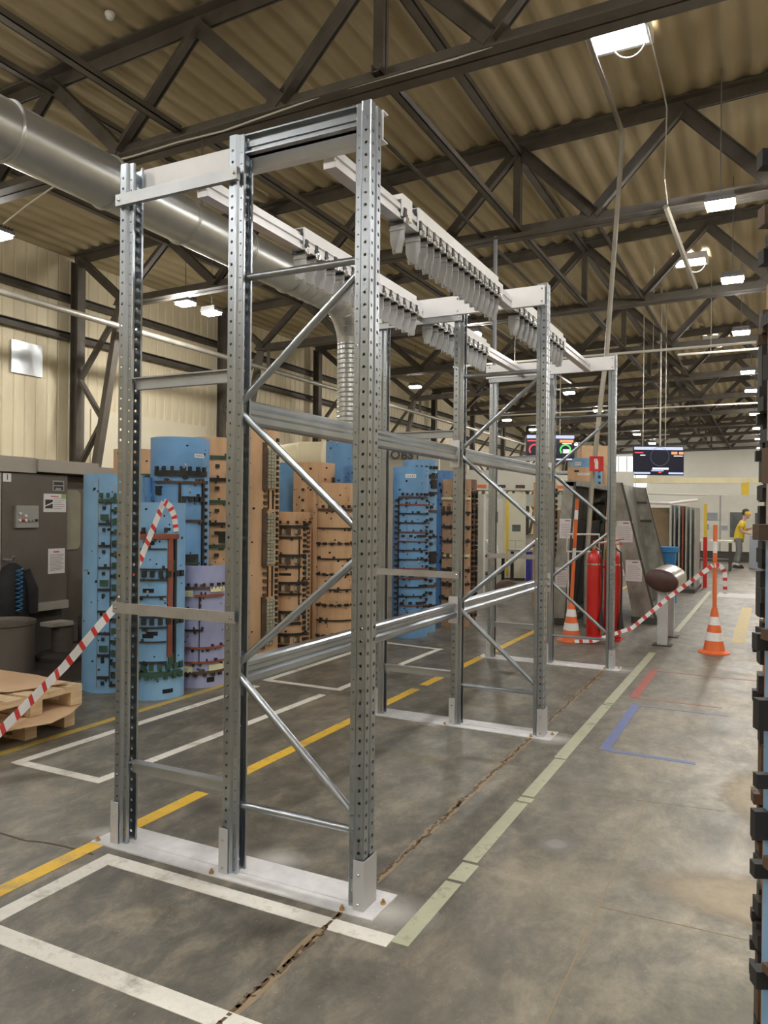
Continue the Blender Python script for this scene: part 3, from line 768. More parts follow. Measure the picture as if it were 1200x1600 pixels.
# two overhead rails per bay (extruded profile) with white magazines
RX = [-2.42, -1.72]
def rail_profile(xc):
    return [(xc - .032, 3.085), (xc + .032, 3.085), (xc + .032, 3.112), (xc + .022, 3.116), (xc + .022, 3.130), (xc + .032, 3.134), (xc + .032, 3.160),
            (xc + .014, 3.166), (xc + .014, 3.184), (xc - .014, 3.184), (xc - .014, 3.166), (xc - .032, 3.160)]
spans = {}
for k in range(2):
    y0 = FY[k] + (.10 if k == 0 else -.05); y1 = FY[k + 1] - .086
    for xi, xc in enumerate(RX):
        part('overhead_rail', B().prism(rail_profile(xc), 1, y0, y1), 'alu', rack, label='pale extruded overhead rail')
        if k == 0: my0, my1 = (3.68, 5.22) if xi == 0 else (3.70, 5.03)
        else: my0, my1 = (5.50, 6.80) if xi == 0 else (5.50, 6.86)
        mg = part('magazine_cover', B().box(xc - .041, xc + .041, my0, my1, 3.186, 3.212).box(xc + .033, xc + .041, my0, my1 + .1, 3.085, 3.186).box(xc - .041, xc - .033, my0, my1, 3.10, 3.186), 'white_steel', rack, label='white folded cover on the rail')
        part('end_cap', B().box(xc - .030, xc + .030, my0 - .004, my0, 3.166, 3.206), 'black_plastic', mg)
        part('rivet_strip', B().box(xc + .041, xc + .044, my0 + .02, my1, 3.140, 3.145), 'chrome', mg)
        if k == 0 and xi == 1:
            part('magazine_cover', B().box(xc - .041, xc + .041, 3.50, 3.62, 3.186, 3.212).box(xc + .033, xc + .041, 3.50, 3.62, 3.1, 3.186), 'white_steel', rack)
        spans[(k, xi)] = (my0, my1)

# hangers: grey tapered plates under black clips
pl = B()
outline = [(-.041, 0), (.041, 0), (.041, -.085), (.029, -.118), (.029, -.128), (.025, -.148), (-.025, -.148), (-.029, -.128), (-.029, -.118), (-.041, -.085)]
pl.prism([(x, z) for x, z in outline], 1, -.004, .004)
pl.box(-.043, .043, -.009, .004, -.03, -.018)
hang_plate = mesh_of(pl, 'plate', 'hanger_grey')
ck = B().box(-.045, .045, -.012, .012, 0, .014).box(-.048, -.040, -.012, .012, 0, .055).box(.040, .048, -.012, .012, 0, .075).box(.044, .050, -.02, .02, .03, .045)
hang_clip = mesh_of(ck, 'clip', 'black_plastic')
hk = B().tube([(.052, 0, .03), (.062, 0, .02), (.064, 0, .005), (.058, .0, -.006)], .004, 6).box(.045, .058, -.016, .016, -.006, .022)
hang_hook = mesh_of(hk, 'hook', 'chrome')
toe = mesh_of(B().tube([(0, 0, -.143), (.0, -.022, -.150), (0, -.030, -.143)], .005, 6), 'toe', 'chrome')
names = {(0, 0): 'grey plate hanger on the near left overhead rail', (0, 1): 'grey plate hanger on the near right overhead rail',
         (1, 0): 'grey plate hanger on the far left overhead rail', (1, 1): 'grey plate hanger on the far right overhead rail'}
for key, (my0, my1) in spans.items():
    n = 15 if key[0] == 0 else 12
    ys = [my0 + .02 + (my1 - my0 - .02) * i / (n - 1) for i in range(n)]
    if key == (0, 1): ys = [3.53] + ys
    for i, y in enumerate(ys):
        lab = names[key]
        if key == (0, 1) and i == 0: lab = 'separate foremost grey plate hanger on the near right rail'
        t = thing('plate_hanger', lab, 'hanger', (RX[key[1]], y, 3.070), rnd.uniform(-.10, .10), names[key].replace('grey plate hanger', 'hangers'))
        for nm, me in (('plate', hang_plate), ('clip', hang_clip), ('hook', hang_hook), ('toe', toe)):
            link(nm, me, t)

# ================================================================== CUTTING DIES (half shells standing on end)
CODES = {'k': 'rubber_black', 'r': 'rubber_red', 'g': 'rubber_green', 'n': 'rubber_brown', 'y': 'foam_yellow', 'f': 'foam_grey', 's': 'steel_rule'}
def die(label, x, y, h, r, m, spec, rot=0.0, half=82, holes=26, seed=1, th=.013, z0=0.0, edge='ply_edge', name='curved_die', cat='die', group='cutting dies'):
    q = random.Random(seed)
    t = thing(name, label, cat, (x, y, z0), math.atan2(-y, -x) + math.pi / 2 + math.radians(rot), group)
    b = B().cyl(-half, half, 0, h, r - th, r)
    part('shell', b, m, t, smooth=True, local=True)
    e = B()
    for s in (-1, 1): e.cyl(s * half, s * (half + .6), 0, h, r - th, r, seg=1)
    part('shell_edge', e, edge, t, local=True)
    teeth = {}
    for it in spec:
        k = it[0]
        if k == 'h':
            _, z, a0, a1, tk, d, c = it
            part('cutting_rule', B().cyl(a0, a1, z - tk / 2, z + tk / 2, r, r + d), CODES[c], t, local=True)
        elif k == 'v':
            _, a, za, zb, w, d, c = it
            part('rubber_strip', B().cyl(a - w / 2, a + w / 2, za, zb, r, r + d), CODES[c], t, local=True)
        elif k == 'b':
            _, a, z, da, dz, c = it
            part('foam_block', B().cyl(a - da / 2, a + da / 2, z - dz / 2, z + dz / 2, r, r + .02), CODES[c], t, local=True)
        elif k == 's':
            _, a, z, da, dz = it
            part('slot', B().cyl(a - da / 2, a + da / 2, z - dz / 2, z + dz / 2, r - .001, r + .0015), 'hole_dark', t, local=True)
        elif k == 'l':
            _, a, z, da, dz = it
            s = part('sticker', B().cyl(a - da / 2, a + da / 2, z - dz / 2, z + dz / 2, r, r + .002), 'paper', t, local=True)
            tb = B()
            for i in range(5): tb.cyl(a - da * .4 + da * .17 * i, a - da * .4 + da * .17 * i + da * .1, z - dz * .2, z + dz * .2, r + .002, r + .0026, seg=1)
            part('print', tb, 'ink_grey', s, local=True)
        elif k == 't':
            _, z, a0, a1, n, w, hh, c = it
            tb = teeth.setdefault(c, B())
            for i in range(n):
                a = a0 + (a1 - a0) * i / max(1, n - 1); tb.cyl(a - w / 2, a + w / 2, z - hh / 2, z + hh / 2, r, r + .028, seg=1)
        elif k == 'vt':
            _, a, za, zb, n, w, hh, c = it
            tb = teeth.setdefault(c, B())
            for i in range(n):
                z = za + (zb - za) * i / max(1, n - 1); tb.cyl(a - w / 2, a + w / 2, z - hh / 2, z + hh / 2, r, r + .026, seg=1)
        elif k == 'grid':
            _, a0, a1, za, zb, na, nz, c = it
            tb = teeth.setdefault(c, B()); da = (a1 - a0) / na; dz = (zb - za) / nz
            for i in range(na):
                for j in range(nz):
                    tb.cyl(a0 + da * (i + .1), a0 + da * (i + .9), za + dz * (j + .12), za + dz * (j + .88), r, r + .03, seg=1)
    for it in spec:                                   # stray ejection pads beside the rules
        if it[0] == 'h' and h > .5:
            tb = teeth.setdefault(it[6] if it[6] in 'kgn' else 'k', B())
            for i in range(int(abs(it[3] - it[2]) / 14)):
                if q.random() < .55:
                    a = q.uniform(it[2] + 2, it[3] - 2); dz = q.choice((-1, 1)) * (it[4] / 2 + .012); w = q.uniform(2.5, 6)
                    tb.cyl(a - w / 2, a + w / 2, it[1] + dz - .011, it[1] + dz + .011, r, r + .02, seg=1)
    for c, tb in teeth.items():
        part('rubber_pads', tb, CODES[c], t, local=True, kind='stuff')
    hb = B(); bb = B()
    for i in range(int(holes * 1.7)):
        a = math.radians(q.uniform(-half + 8, half - 8)); z = q.uniform(.08, h - .05); rr = q.choice((.008, .010, .014, .007))
        nrm = (math.sin(a), -math.cos(a), 0); c = (nrm[0] * (r + .001), nrm[1] * (r + .001), z)
        hb.disc(c, nrm, rr, 7)
        if rr > .008:
            a2 = a + .035; hb.disc((math.sin(a2) * (r + .001), -math.cos(a2) * (r + .001), z + .004), nrm, rr * .6, 6)
        elif i % 4 == 0:
            bb.disc((nrm[0] * (r + .0014), nrm[1] * (r + .0014), z + .03), nrm, .011, 8)
    if hb.v: part('bolt_holes', hb, 'hole_dark', t, local=True, kind='stuff')
    if bb.v: part('washers', bb, 'chrome', t, local=True, kind='stuff')
    return t
def seq(a, b, n): return [a + (b - a) * i / (n - 1) for i in range(n)]

# light blue, far left
sp_ = [('v', -27, .05, 1.86, 1.0, .004, 's')]
for i, z in enumerate(seq(.14, 1.66, 9)):
    sp_ += [('h', z, -25, -4, .020, .018, 'k'), ('h', z - .07, -3, 40, .022, .02, 'k'), ('b', -15, z - .05, 5, .03, 'k'), ('b', 3, z + .02, 7, .05, 'g' if i % 3 else 'k')]
    if i % 3 == 1: sp_ += [('b', -14, z + .06, 14, .05, 'g')]
sp_ += [('t', 1.72, -20, 16, 4, 5, .04, 'g'), ('vt', 5, .15, 1.6, 16, 5, .04, 'g'), ('v', -3, .1, 1.7, 1.5, .014, 'k'), ('h', 1.675, -25, 20, .025, .02, 'g')]
die('tall light blue die with plain left half, leftmost beside the grey machine', -5.29, 5.09, 1.91, .262, 'blue_light', sp_, rot=-3, seed=1)
# front blue with green and black rubber
sp_ = [('t', 1.43, -58, 44, 6, 5, .04, 'k'), ('h', 1.375, -66, 50, .04, .024, 'r'), ('v', 33, .36, 1.36, 9, .02, 'r'), ('v', 43, .3, 1.36, 4, .026, 'k'), ('v', -66, .35, 1.35, 5, .02, 'n')]
for i, z in enumerate((1.10, .70, .32)):
    sp_ += [('h', z, -64, 28, .012, .02, 'k'), ('t', z - .04, -60, 60, 9, 8, .05, 'k' if i < 2 else 'g'), ('h', z - .09, -64, 30, .012, .02, 'k'),
            ('b', -50, z + .17, 10, .17, 'g'), ('b', 38, z + .02, 14, .1, 'g'), ('h', z + .17, -40, 26, .010, .014, 'k'), ('s', -8, z + .22, 22, .035)]
sp_ += [('s', 0, .56, 22, .035), ('s', 32, .07, 22, .035), ('h', .22, -66, 60, .035, .022, 'g'), ('t', .2, -60, 60, 8, 6, .05, 'g'), ('s', -20, .25, 8, .03)]
die('shorter blue die with dark green rubber, frontmost beside the left rack post', -4.76, 5.07, 1.66, .245, 'blue_light', sp_, rot=-8, seed=2)
# tall blue behind
sp_ = [('t', 1.98, -50, 46, 7, 5, .05, 'k'), ('h', 1.94, -54, 52, .05, .024, 'k'), ('h', 1.86, -54, 52, .018, .024, 'n'),
       ('v', -4, 1.52, 1.86, 5, .022, 'k'), ('v', 44, .5, 1.86, 5, .022, 'k'), ('vt', 52, .5, 1.86, 22, 5, .03, 'k'), ('h', 1.72, 0, 40, .014, .018, 'k'),
       ('t', 1.70, 4, 38, 4, 7, .05, 'k'), ('h', 1.52, -52, 0, .045, .026, 'k'), ('t', 1.45, -46, -6, 4, 8, .05, 'k'), ('h', 1.5, 0, 44, .02, .02, 'n'), ('b', -46, 1.78, 12, .08, 'k'),
       ('b', 20, 1.12, 24, .13, 'k'), ('h', 1.10, 4, 34, .02, .03, 'g'), ('h', .86, -50, 46, .02, .02, 'k'), ('h', .80, -50, 46, .05, .024, 'k'), ('h', .64, -50, 46, .03, .02, 'k'),
       ('t', .7, -40, 40, 6, 8, .05, 'k'), ('h', .5, -50, 46, .04, .024, 'k'), ('h', .4, -50, 46, .04, .024, 'n'), ('l', 36, 2.11, 24, .035), ('v', -2, .9, 1.5, 1.5, .01, 'k')]
die('tallest blue die behind the front ones, white sticker near its top', -5.09, 5.72, 2.28, .277, 'blue_paint', sp_, rot=4, seed=3, holes=34)
# lavender
sp_ = [('t', .93, -38, 60, 7, 5, .025, 'k'), ('v', -52, .16, .9, 18, .012, 'n'), ('h', .90, -60, 62, .02, .02, 'n'), ('b', -26, .85, 26, .055, 'y'), ('b', 42, .885, 36, .045, 'y'), ('h', .83, -8, 60, .02, .02, 'r'),
       ('h', .66, -40, 62, .016, .02, 'r'), ('h', .52, -40, 10, .016, .02, 'k'), ('h', .36, -40, 62, .018, .02, 'r'), ('h', .23, -40, 62, .016, .02, 'r'), ('b', -24, .17, 26, .055, 'y'), ('b', 40, .18, 36, .05, 'y'),
       ('v', 2, .2, .84, 2, .014, 'k'), ('v', -38, .2, .84, 3, .02, 'k'), ('vt', 3, .62, .8, 4, 5, .03, 'k'), ('t', .12, -40, 50, 6, 6, .03, 'k'), ('s', 28, .07, 18, .045), ('h', .14, -60, 62, .02, .02, 'n')]
die('short lavender die with yellow foam blocks', -4.72, 5.60, 1.10, .235, 'lavender', sp_, rot=-4, seed=4, holes=16)
# blue half hidden behind the left post
sp_ = [('h', z, -40, 60, .03, .02, c) for z, c in ((1.58, 'g'), (1.3, 'k'), (1.0, 'k'), (.7, 'k'), (.4, 'k'))] + [('t', 1.63, 0, 60, 4, 7, .045, 'g'), ('l', 44, 1.74, 26, .035)]
die('blue die with a white sticker half hidden by the left post', -5.44, 5.46, 1.90, .23, 'blue_paint', sp_, seed=5, half=60, rot=14)
sp_ = [('vt', 50, .6, 2.1, 20, 7, .05, 'n'), ('h', 1.95, -20, 60, .03, .02, 'g'), ('h', 1.6, -20, 60, .03, .02, 'k')]
die('tan die peeking out left of the tallest blue die', -5.95, 6.05, 2.22, .25, 'tan_wood', sp_, seed=6)
# tan with green strips
sp_ = []
for i, z in enumerate(seq(.3, 2.15, 9)):
    sp_ += [('h', z, -60, 78, .035, .022, 'g' if i % 2 == 0 else 'k'), ('t', z - .09, -20, 70, 4, 9, .035, 'k')]
sp_ += [('vt', 72, .2, 2.2, 26, 9, .045, 'n'), ('b', 35, 1.32, 40, .12, 'k')]
die('tan die with green strips right of the tallest blue die', -5.33, 6.50, 2.36, .25, 'tan_wood', sp_, seed=7, holes=30)
# tallest tan
sp_ = [('grid', 30, 52, 1.85, 2.3, 3, 12, 'f'), ('grid', 30, 52, 1.0, 1.58, 3, 15, 'f'), ('grid', 30, 52, .1, .62, 3, 13, 'f'),
       ('v', 24, 1.83, 2.36, 8, .03, 'n'), ('v', 24, .98, 1.62, 8, .03, 'n'), ('v', 24, .06, .64, 8, .03, 'n'),
       ('vt', 27, 1.62, 1.83, 4, 8, .035, 'n'), ('vt', 27, .66, .98, 5, 8, .035, 'n'), ('v', 46, 1.62, 1.83, 1.6, .02, 'k'), ('v', 46, .64, .98, 1.6, .02, 'k'), ('v', 34, 1.62, 1.83, 1.2, .02, 'k'), ('v', 34, .64, .98, 1.2, .02, 'k'),
       ('vt', -60, .3, 2.4, 30, 5, .05, 'n'), ('vt', 60, .3, 2.4, 34, 6, .04, 'k'), ('vt', -5, .2, 2.4, 9, 1.6, .016, 'k')]
for z in seq(.5, 2.4, 8): sp_.append(('h', z, -78, -50, .04, .02, 'g'))
die('tallest tan die with grey block grids behind the middle post', -5.31, 7.18, 2.60, .305, 'tan_wood', sp_, seed=8, holes=34)
# short tan with heavy black rubber
sp_ = []
for z in (1.36, 1.02, .70, .36, .1):
    sp_ += [('h', z + .06, -70, 50, .03, .022, 'k'), ('h', z - .07, -70, 30, .026, .022, 'k'), ('t', z, -55, 20, 4, 12, .07, 'n'), ('t', z, -48, 14, 3, 6, .05, 'f')]
sp_ += [('vt', 40, .1, 1.45, 22, 8, .035, 'k'), ('vt', 54, .1, 1.45, 26, 7, .03, 'n'), ('v', 46, .8, 1.1, 4, .03, 'f'), ('v', 46, .2, .5, 4, .03, 'f'), ('s', -14, .86, 34, .03), ('t', 1.47, -50, 60, 6, 6, .03, 'k'), ('v', 24, .5, 1.3, 2, .02, 'k')]
die('short tan die crowded with black rubber in front of taller dies', -5.14, 7.71, 1.59, .25, 'tan_wood', sp_, seed=9, holes=18)
# tan, plain, behind
sp_ = [('vt', 30, .3, 2.0, 8, 3, .025, 'n'), ('v', 12, .05, 2.1, .8, .003, 's'), ('b', 62, 1.98, 12, .1, 'n'), ('b', 66, 1.86, 14, .06, 'k'), ('vt', -30, .3, 2.0, 14, 5, .03, 'k')]
die('plain tan die with a clean top edge behind the short tan one', -5.22, 8.36, 2.21, .265, 'tan_wood', sp_, seed=10, holes=30)
# tan with rows
sp_ = [('t', 1.66, -35, 60, 7, 5, .035, 'k'), ('h', 1.62, -50, 70, .03, .02, 'n')]
for i, z in enumerate(seq(.12, 1.40, 8)):
    if i % 2: sp_.append(('h', z, -52, 70, .016, .02, 'k'))
    else: sp_ += [('t', z, -48, 60, 7, 9, .03, 'k'), ('h', z, -52, 70, .008, .012, 'n')]
sp_ += [('v', -54, .05, 1.9, .8, .003, 's')]
die('tan die with even black rows left of the nearest right post', -4.76, 8.13, 1.94, .28, 'tan_wood', sp_, rot=4, seed=11, holes=30)
sp_ = [('h', 1.95, 10, 60, .05, .02, 'k'), ('h', 1.7, 10, 60, .05, .02, 'k'), ('h', 1.86, 20, 60, .03, .02, 'n'), ('v', 6, .1, 2.1, 1, .006, 's'), ('vt', -70, 1, 2, 9, 6, .04, 'k')]
die('blue die between two tan dies, small and far back', -5.71, 8.57, 2.23, .24, 'blue_paint', sp_, seed=12)
sp_ = [('v', 12, .1, 2.5, 1, .008, 's'), ('h', 2.2, 14, 60, .05, .02, 'n'), ('h', 2.05, 14, 60, .03, .02, 'n'), ('h', 1.9, 14, 60, .05, .02, 'k')]
die('tall blue die rising beside the cream duct', -5.14, 9.08, 2.54, .295, 'blue_paint', sp_, seed=13, holes=40)
sp_ = [('vt', 60, .2, 2.1, 20, 5, .03, 'k'), ('h', 1.6, 0, 70, .02, .02, 'k')]
die('blue die mostly hidden behind the nearest right post', -4.74, 8.74, 2.18, .24, 'blue_deep', sp_, seed=14)
# blue with red rules
sp_ = [('t', 1.83, -26, 62, 7, 6, .03, 'k'), ('h', 1.79, -40, 66, .02, .018, 'n')]
for i, z in enumerate(seq(.30, 1.70, 13)):
    sp_.append(('h', z, -40, 64, .014, .02, 'r' if i % 4 in (0, 1) else 'k'))
for z in (1.30, .80, .45):
    sp_ += [('b', 0, z, 10, .03, 'k'), ('b', 38, z, 40, .026, 'k'), ('b', -24, z, 10, .03, 'k')]
sp_ += [('vt', 60, .15, 1.75, 20, 7, .035, 'k'), ('vt', -50, .15, 1.75, 24, 8, .03, 'n'), ('v', -40, .2, 1.78, 2, .02, 'k'), ('v', -12, .2, 1.78, .8, .006, 's'), ('l', -2, 2.06, 34, .045)]
die('blue die with red and black rules seen through the second frame', -4.18, 9.05, 2.18, .232, 'blue_paint', sp_, rot=2, seed=15, holes=30)
sp_ = [('t', 2.2, -10, 66, 6, 6, .04, 'k'), ('h', 2.08, 30, 78, .05, .02, 'k'), ('b', 55, 1.98, 30, .12, 'k'), ('h', 1.86, 10, 78, .03, .02, 'k'), ('h', 1.62, 10, 78, .03, .02, 'n'), ('h', 1.28, 10, 78, .02, .02, 'k'),
       ('b', 52, 1.0, 34, .16, 'k'), ('b', 55, .8, 30, .12, 'n'), ('h', .62, 10, 78, .03, .02, 'n'), ('h', .35, 10, 78, .03, .02, 'k'), ('vt', 40, .2, 2.0, 12, 10, .04, 'k')]
die('greyish blue die just right of the red ruled one', -4.26, 9.52, 2.30, .232, 'blue_light', sp_, seed=16)
sp_ = [('h', z, 0, 70, .03, .022, 'k') for z in (1.9, 1.72, 1.25, .9, .7, .4)] + [('t', 2.0, 0, 60, 5, 6, .05, 'k')]
die('deep blue die behind the brown one', -4.30, 10.32, 2.20, .215, 'blue_deep', sp_, seed=17)
sp_ = []
for i, z in enumerate(seq(.2, 1.8, 9)): sp_ += [('h', z, -70, 60, .035, .024, 'y' if i in (8, 4) else 'k')]
sp_ += [('t', z, -60, 0, 3, 12, .06, 'n') for z in (1.66, 1.0, .6)] + [('v', 30, .1, 1.9, 1.5, .01, 'n')]
die('brown tan die left of the second frame middle post', -3.99, 10.20, 2.07, .205, 'tan_dark', sp_, seed=18)
sp_ = []
for i, z in enumerate(seq(.1, 1.85, 24)): sp_ += [('t', z, -50, 70, 6, 11, .045, 'k' if i % 3 else 'n')]
sp_ += [('vt', 76, .1, 1.9, 30, 9, .05, 'n'), ('h', 1.9, -60, 76, .03, .02, 'k')]
die('dark die covered in black rubber, right end of the die row', -4.09, 10.72, 2.09, .20, 'brown_die', sp_, seed=19)
# four dies beyond the tilted bins
sp_ = [('h', z, -60, 40, .02, .02, 'k') for z in (2.05, 1.95, 1.6)] + [('l', 10, 2.3, 50, .04), ('s', -20, 2.35, 20, .03), ('b', 10, 2.0, 30, .1, 'f'), ('t', 2.14, -50, 40, 6, 6, .03, 'k')]
die('tan die with a pale sticker behind the left tilted bin', -3.02, 13.75, 2.42, .235, 'tan_wood', sp_, seed=20)
die('pale blue die below the left screen', -3.04, 14.35, 2.62, .27, 'blue_light', [('vt', 50, 1.5, 2.5, 10, 6, .05, 'n'), ('l', -40, 2.52, 30, .06)], seed=21)
die('narrow tan die beside the fire extinguisher sign', -2.84, 14.9, 2.56, .19, 'tan_wood', [('vt', 60, 1.2, 2.4, 12, 12, .05, 'k')], seed=22)
die('tan die at the far end behind the third frame', -3.45, 12.95, 2.13, .2, 'tan_wood', [('h', z, -20, 70, .03, .02, 'k') for z in (1.95, 1.8, 1.6, 1.45, 1.2)] + [('vt', 60, .8, 2.0, 14, 12, .05, 'k')], seed=23)

# the big dies at the right edge of the frame, close to the camera
sp_ = []
q = random.Random(11); zz = .05
while zz < 2.18:
    hgt = q.uniform(.035, .075)
    if (1.44 < zz < 1.93 or .8 < zz < 1.05) and q.random() < .72:
        zz += hgt; continue
    a = q.choice((-57.5, -56, -52, -48)); sp_.append(('b', a, zz + hgt / 2, q.uniform(3, 5), hgt * q.uniform(.35, .8), q.choice('kkkkn')))
    if q.random() < .6: sp_.append(('h', zz + hgt * .9, -54 + q.uniform(0, 4), q.choice((-20, 10, 40)), q.uniform(.010, .02), q.uniform(.012, .022), q.choice('kkn')))
    if q.random() < .5: sp_.append(('b', q.uniform(-44, 20), zz + .02, q.uniform(4, 9), .03, q.choice('kkn')))
    zz += hgt + q.uniform(.005, .06)
die('near blue die with black rubber blocks cut off by the right edge', .240, 1.366, 2.32, .262, 'blue_light', sp_, rot=0, half=60, seed=24, holes=20, group='near dies at the right edge')
sp_ = []
zz = .03
while zz < 2.0:
    hgt = q.uniform(.03, .10)
    sp_ += [('h', zz + hgt / 2, -87 + q.uniform(0, 3), -70 + q.uniform(-3, 3), hgt, q.uniform(.006, .016), q.choice('kkkn'))]
    if q.random() < .3: sp_.append(('h', zz + hgt / 2, -72, q.choice((-40, 10)), hgt * .5, .014, 'k'))
    if q.random() < .35: sp_.append(('b', -66, zz + hgt / 2, 8, .03, 'k'))
    zz += hgt + q.uniform(.004, .03)
die('second near die behind the right edge one, dark with rubber', .236, 1.845, 2.09, .25, 'ply_edge', sp_, rot=0, half=88, seed=25, holes=10, group='near dies at the right edge')

# ================================================================== DUCTS
dk = thing('ventilation_duct', 'large galvanised round duct running overhead and dropping behind the nearest right post', 'duct', (-7.3, 4, 5.6))
DX, DZ, DR = -7.3, 5.6, .315
joints = [-2, -.5, 1.0, 2.5, 4.0, 5.45, 6.85, 8.2, 9.5, 10.8]
for y0, y1 in zip(joints[:-1], joints[1:]):
    part('duct_section', B().tube([(DX, y0, DZ), (DX, y1, DZ)], DR, 40, caps=False), 'duct_zinc', dk, smooth=True)
    rg = B(); rg.tube([(DX, y1 - .03, DZ), (DX, y1 - .018, DZ), (DX, y1, DZ), (DX, y1 + .018, DZ), (DX, y1 + .03, DZ)], DR, 40, caps=False, radii=[DR + .001, DR + .018, DR + .024, DR + .018, DR + .001])
    part('joint_ring', rg, 'duct_zinc', dk, smooth=True)
# spiral seams on the last length
for k in range(4):
    yy = 10.85 + .25 * k
    part('joint_ring', B().tube([(DX, yy - .012, DZ), (DX, yy, DZ), (DX, yy + .012, DZ)], DR, 40, caps=False, radii=[DR, DR + .008, DR]), 'duct_zinc', dk, smooth=True)
part('duct_section', B().tube([(DX, 10.8, DZ), (DX, 12.2, DZ)], DR, 40, caps=False), 'duct_zinc', dk, smooth=True)
el = B(); pts = []; rad = []
for k in range(10):
    a = math.pi / 2 * k / 9
    pts.append((DX, 12.2 + .75 * math.sin(a), DZ - .75 * (1 - math.cos(a)))); rad.append(DR - .07 * (k / 9))
el.tube(pts, DR, 40, caps=False, radii=rad)
elo = part('elbow', el, 'duct_zinc', dk, smooth=True)
for k in (2, 4, 6, 8):
    p, q = Vector(pts[k]), Vector(pts[min(k + 1, 9)]); d = (q - p).normalized() * .012
    part('elbow_seam', B().tube([p - d, p, p + d], DR, 40, caps=False, radii=[rad[k], rad[k] + .008, rad[k]]), 'duct_zinc', elo, smooth=True)
z = 4.85
part('drop_duct', B().tube([(DX, 12.95, 4.88), (DX, 12.95, 3.0)], .245, 36, caps=False), 'duct_zinc', dk, smooth=True)
for k in range(20):
    zz = 4.8 - .092 * k
    part('corrugation', B().tube([(DX, 12.95, zz - .014), (DX, 12.95, zz), (DX, 12.95, zz + .014)], .245, 36, caps=False, radii=[.245, .255, .245]), 'duct_zinc', dk, smooth=True)
for y in (2.5, 8.6):
    part('hanger_strap', B().box(DX - .02, DX + .02, y - .003, y + .003, DZ + .3, 7.0), 'truss_paint', dk)
# cream duct elbow rising behind the dies
cd = thing('cream_duct', 'cream painted duct elbow behind the tan dies', 'duct', (-7.9, 11.9, 0))
pts = [(-8.32, 11.7, 0), (-8.32, 11.7, 1.7), (-8.30, 11.70, 2.1), (-8.15, 11.72, 2.38), (-7.95, 11.78, 2.52), (-7.7, 11.88, 2.56), (-7.28, 12.02, 2.56)]
part('elbow', B().tube(pts, .31, 28), 'duct_cream', cd, smooth=True)
for i in (2, 4, 5):
    p, d = Vector(pts[i]), (Vector(pts[i + 1]) - Vector(pts[i - 1])).normalized() * .02
    part('seam_ring', B().tube([p - d, p, p + d], .31, 28, caps=False, radii=[.312, .324, .312]), 'duct_cream', cd, smooth=True)
part('flange', B().tube([(-7.30, 12.01, 2.56), (-7.27, 12.02, 2.56)], .335, 28), 'duct_cream', cd, smooth=True)

# ================================================================== LETTERED MACHINE BEHIND THE DIES
bm = thing('lettered_machine', 'grey beige machine with dark block letters on its upper panel behind the blue dies', 'machine', (-6.1, 13.2, 0))
part('housing', B().hexa([(-6.75, 12.85, 0), (-5.62, 13.42, 0), (-6.1, 14.35, 0), (-7.2, 13.8, 0)], [(-6.75, 12.85, 2.92), (-5.62, 13.42, 2.92), (-6.1, 14.35, 2.92), (-7.2, 13.8, 2.92)]), 'sign_grey', bm)
R_ = Vector((.8929, .4503, 0))
part('lettering', place(text_bm('BOBST', .225, .01, 1.08, .005), Vector((-6.225, 13.08, 2.672)) + Vector((.4503, -.8929, 0)) * .012, R_, (0, 0, 1)), 'letter_grey', bm)
part('side_wing', B().hexa([(-5.6, 13.45, 2.35), (-5.15, 13.68, 2.35), (-5.3, 14.0, 2.35), (-5.75, 13.8, 2.35)], [(-5.6, 13.45, 2.72), (-5.15, 13.68, 2.66), (-5.3, 14.0, 2.66), (-5.75, 13.8, 2.72)]), 'sign_grey', bm)

# ================================================================== GREY MACHINE AT THE LEFT EDGE
mc = thing('grey_machine', 'large dark grey machine cabinet with control box at the left edge', 'machine', (-7.2, 6.2, 0))
part('door_panel', B().box(-7.30, -7.2, 5.385, 6.22, .53, 1.975), 'machine_dark', mc)
part('side_panel', B().box(-7.30, -7.2, 4.2, 5.375, .25, 1.975), 'machine_grey', mc)
part('top_band', B().box(-7.6, -7.17, 4.2, 5.78, 1.985, 2.15), 'machine_grey', mc, label='lighter grey top band')
part('top_band', B().box(-7.6, -7.14, 5.785, 6.62, 2.0, 2.14), 'machine_grey', mc, label='lighter grey top cover')
part('top_band', B().box(-7.6, -7.17, 6.625, 7.9, 1.98, 2.10), 'machine_grey', mc, label='lighter grey top band')
part('recessed_panel', B().box(-7.75, -7.36, 6.225, 8.0, .03, 1.975), 'machine_dark', mc)
wb = B(); pr = []
for k in range(9):
    a = math.pi / 2 * k / 8; pr.append((6.50 - .07 + .07 * math.sin(a) + .04, 1.75 + .07 * math.cos(a)))
for k in range(9):
    a = math.pi / 2 * k / 8; pr.append((6.47 + .07 * math.cos(a), 1.19 - .07 * math.sin(a)))
pr = [(6.23, 1.82)] + pr + [(6.23, 1.12)]
part('window', wb.prism([(y, z) for y, z in pr][::-1], 0, -7.361, -7.345), 'window_haze', mc, label='hazy rounded window')
part('base', B().box(-7.9, -7.25, 4.2, 6.2, .0, .52), 'machine_deep', mc)
part('lower_rail', B().box(-7.25, -7.16, 5.55, 6.22, .47, .56), 'machine_grey', mc)
part('body', B().box(-9.2, -7.4, 4.2, 7.9, 0, 2.02), 'machine_deep', mc)
cbx = part('control_box', B().box(-7.2, -7.165, 5.53, 5.81, 1.39, 1.63), 'machine_panel', mc, label='pale control box with buttons')
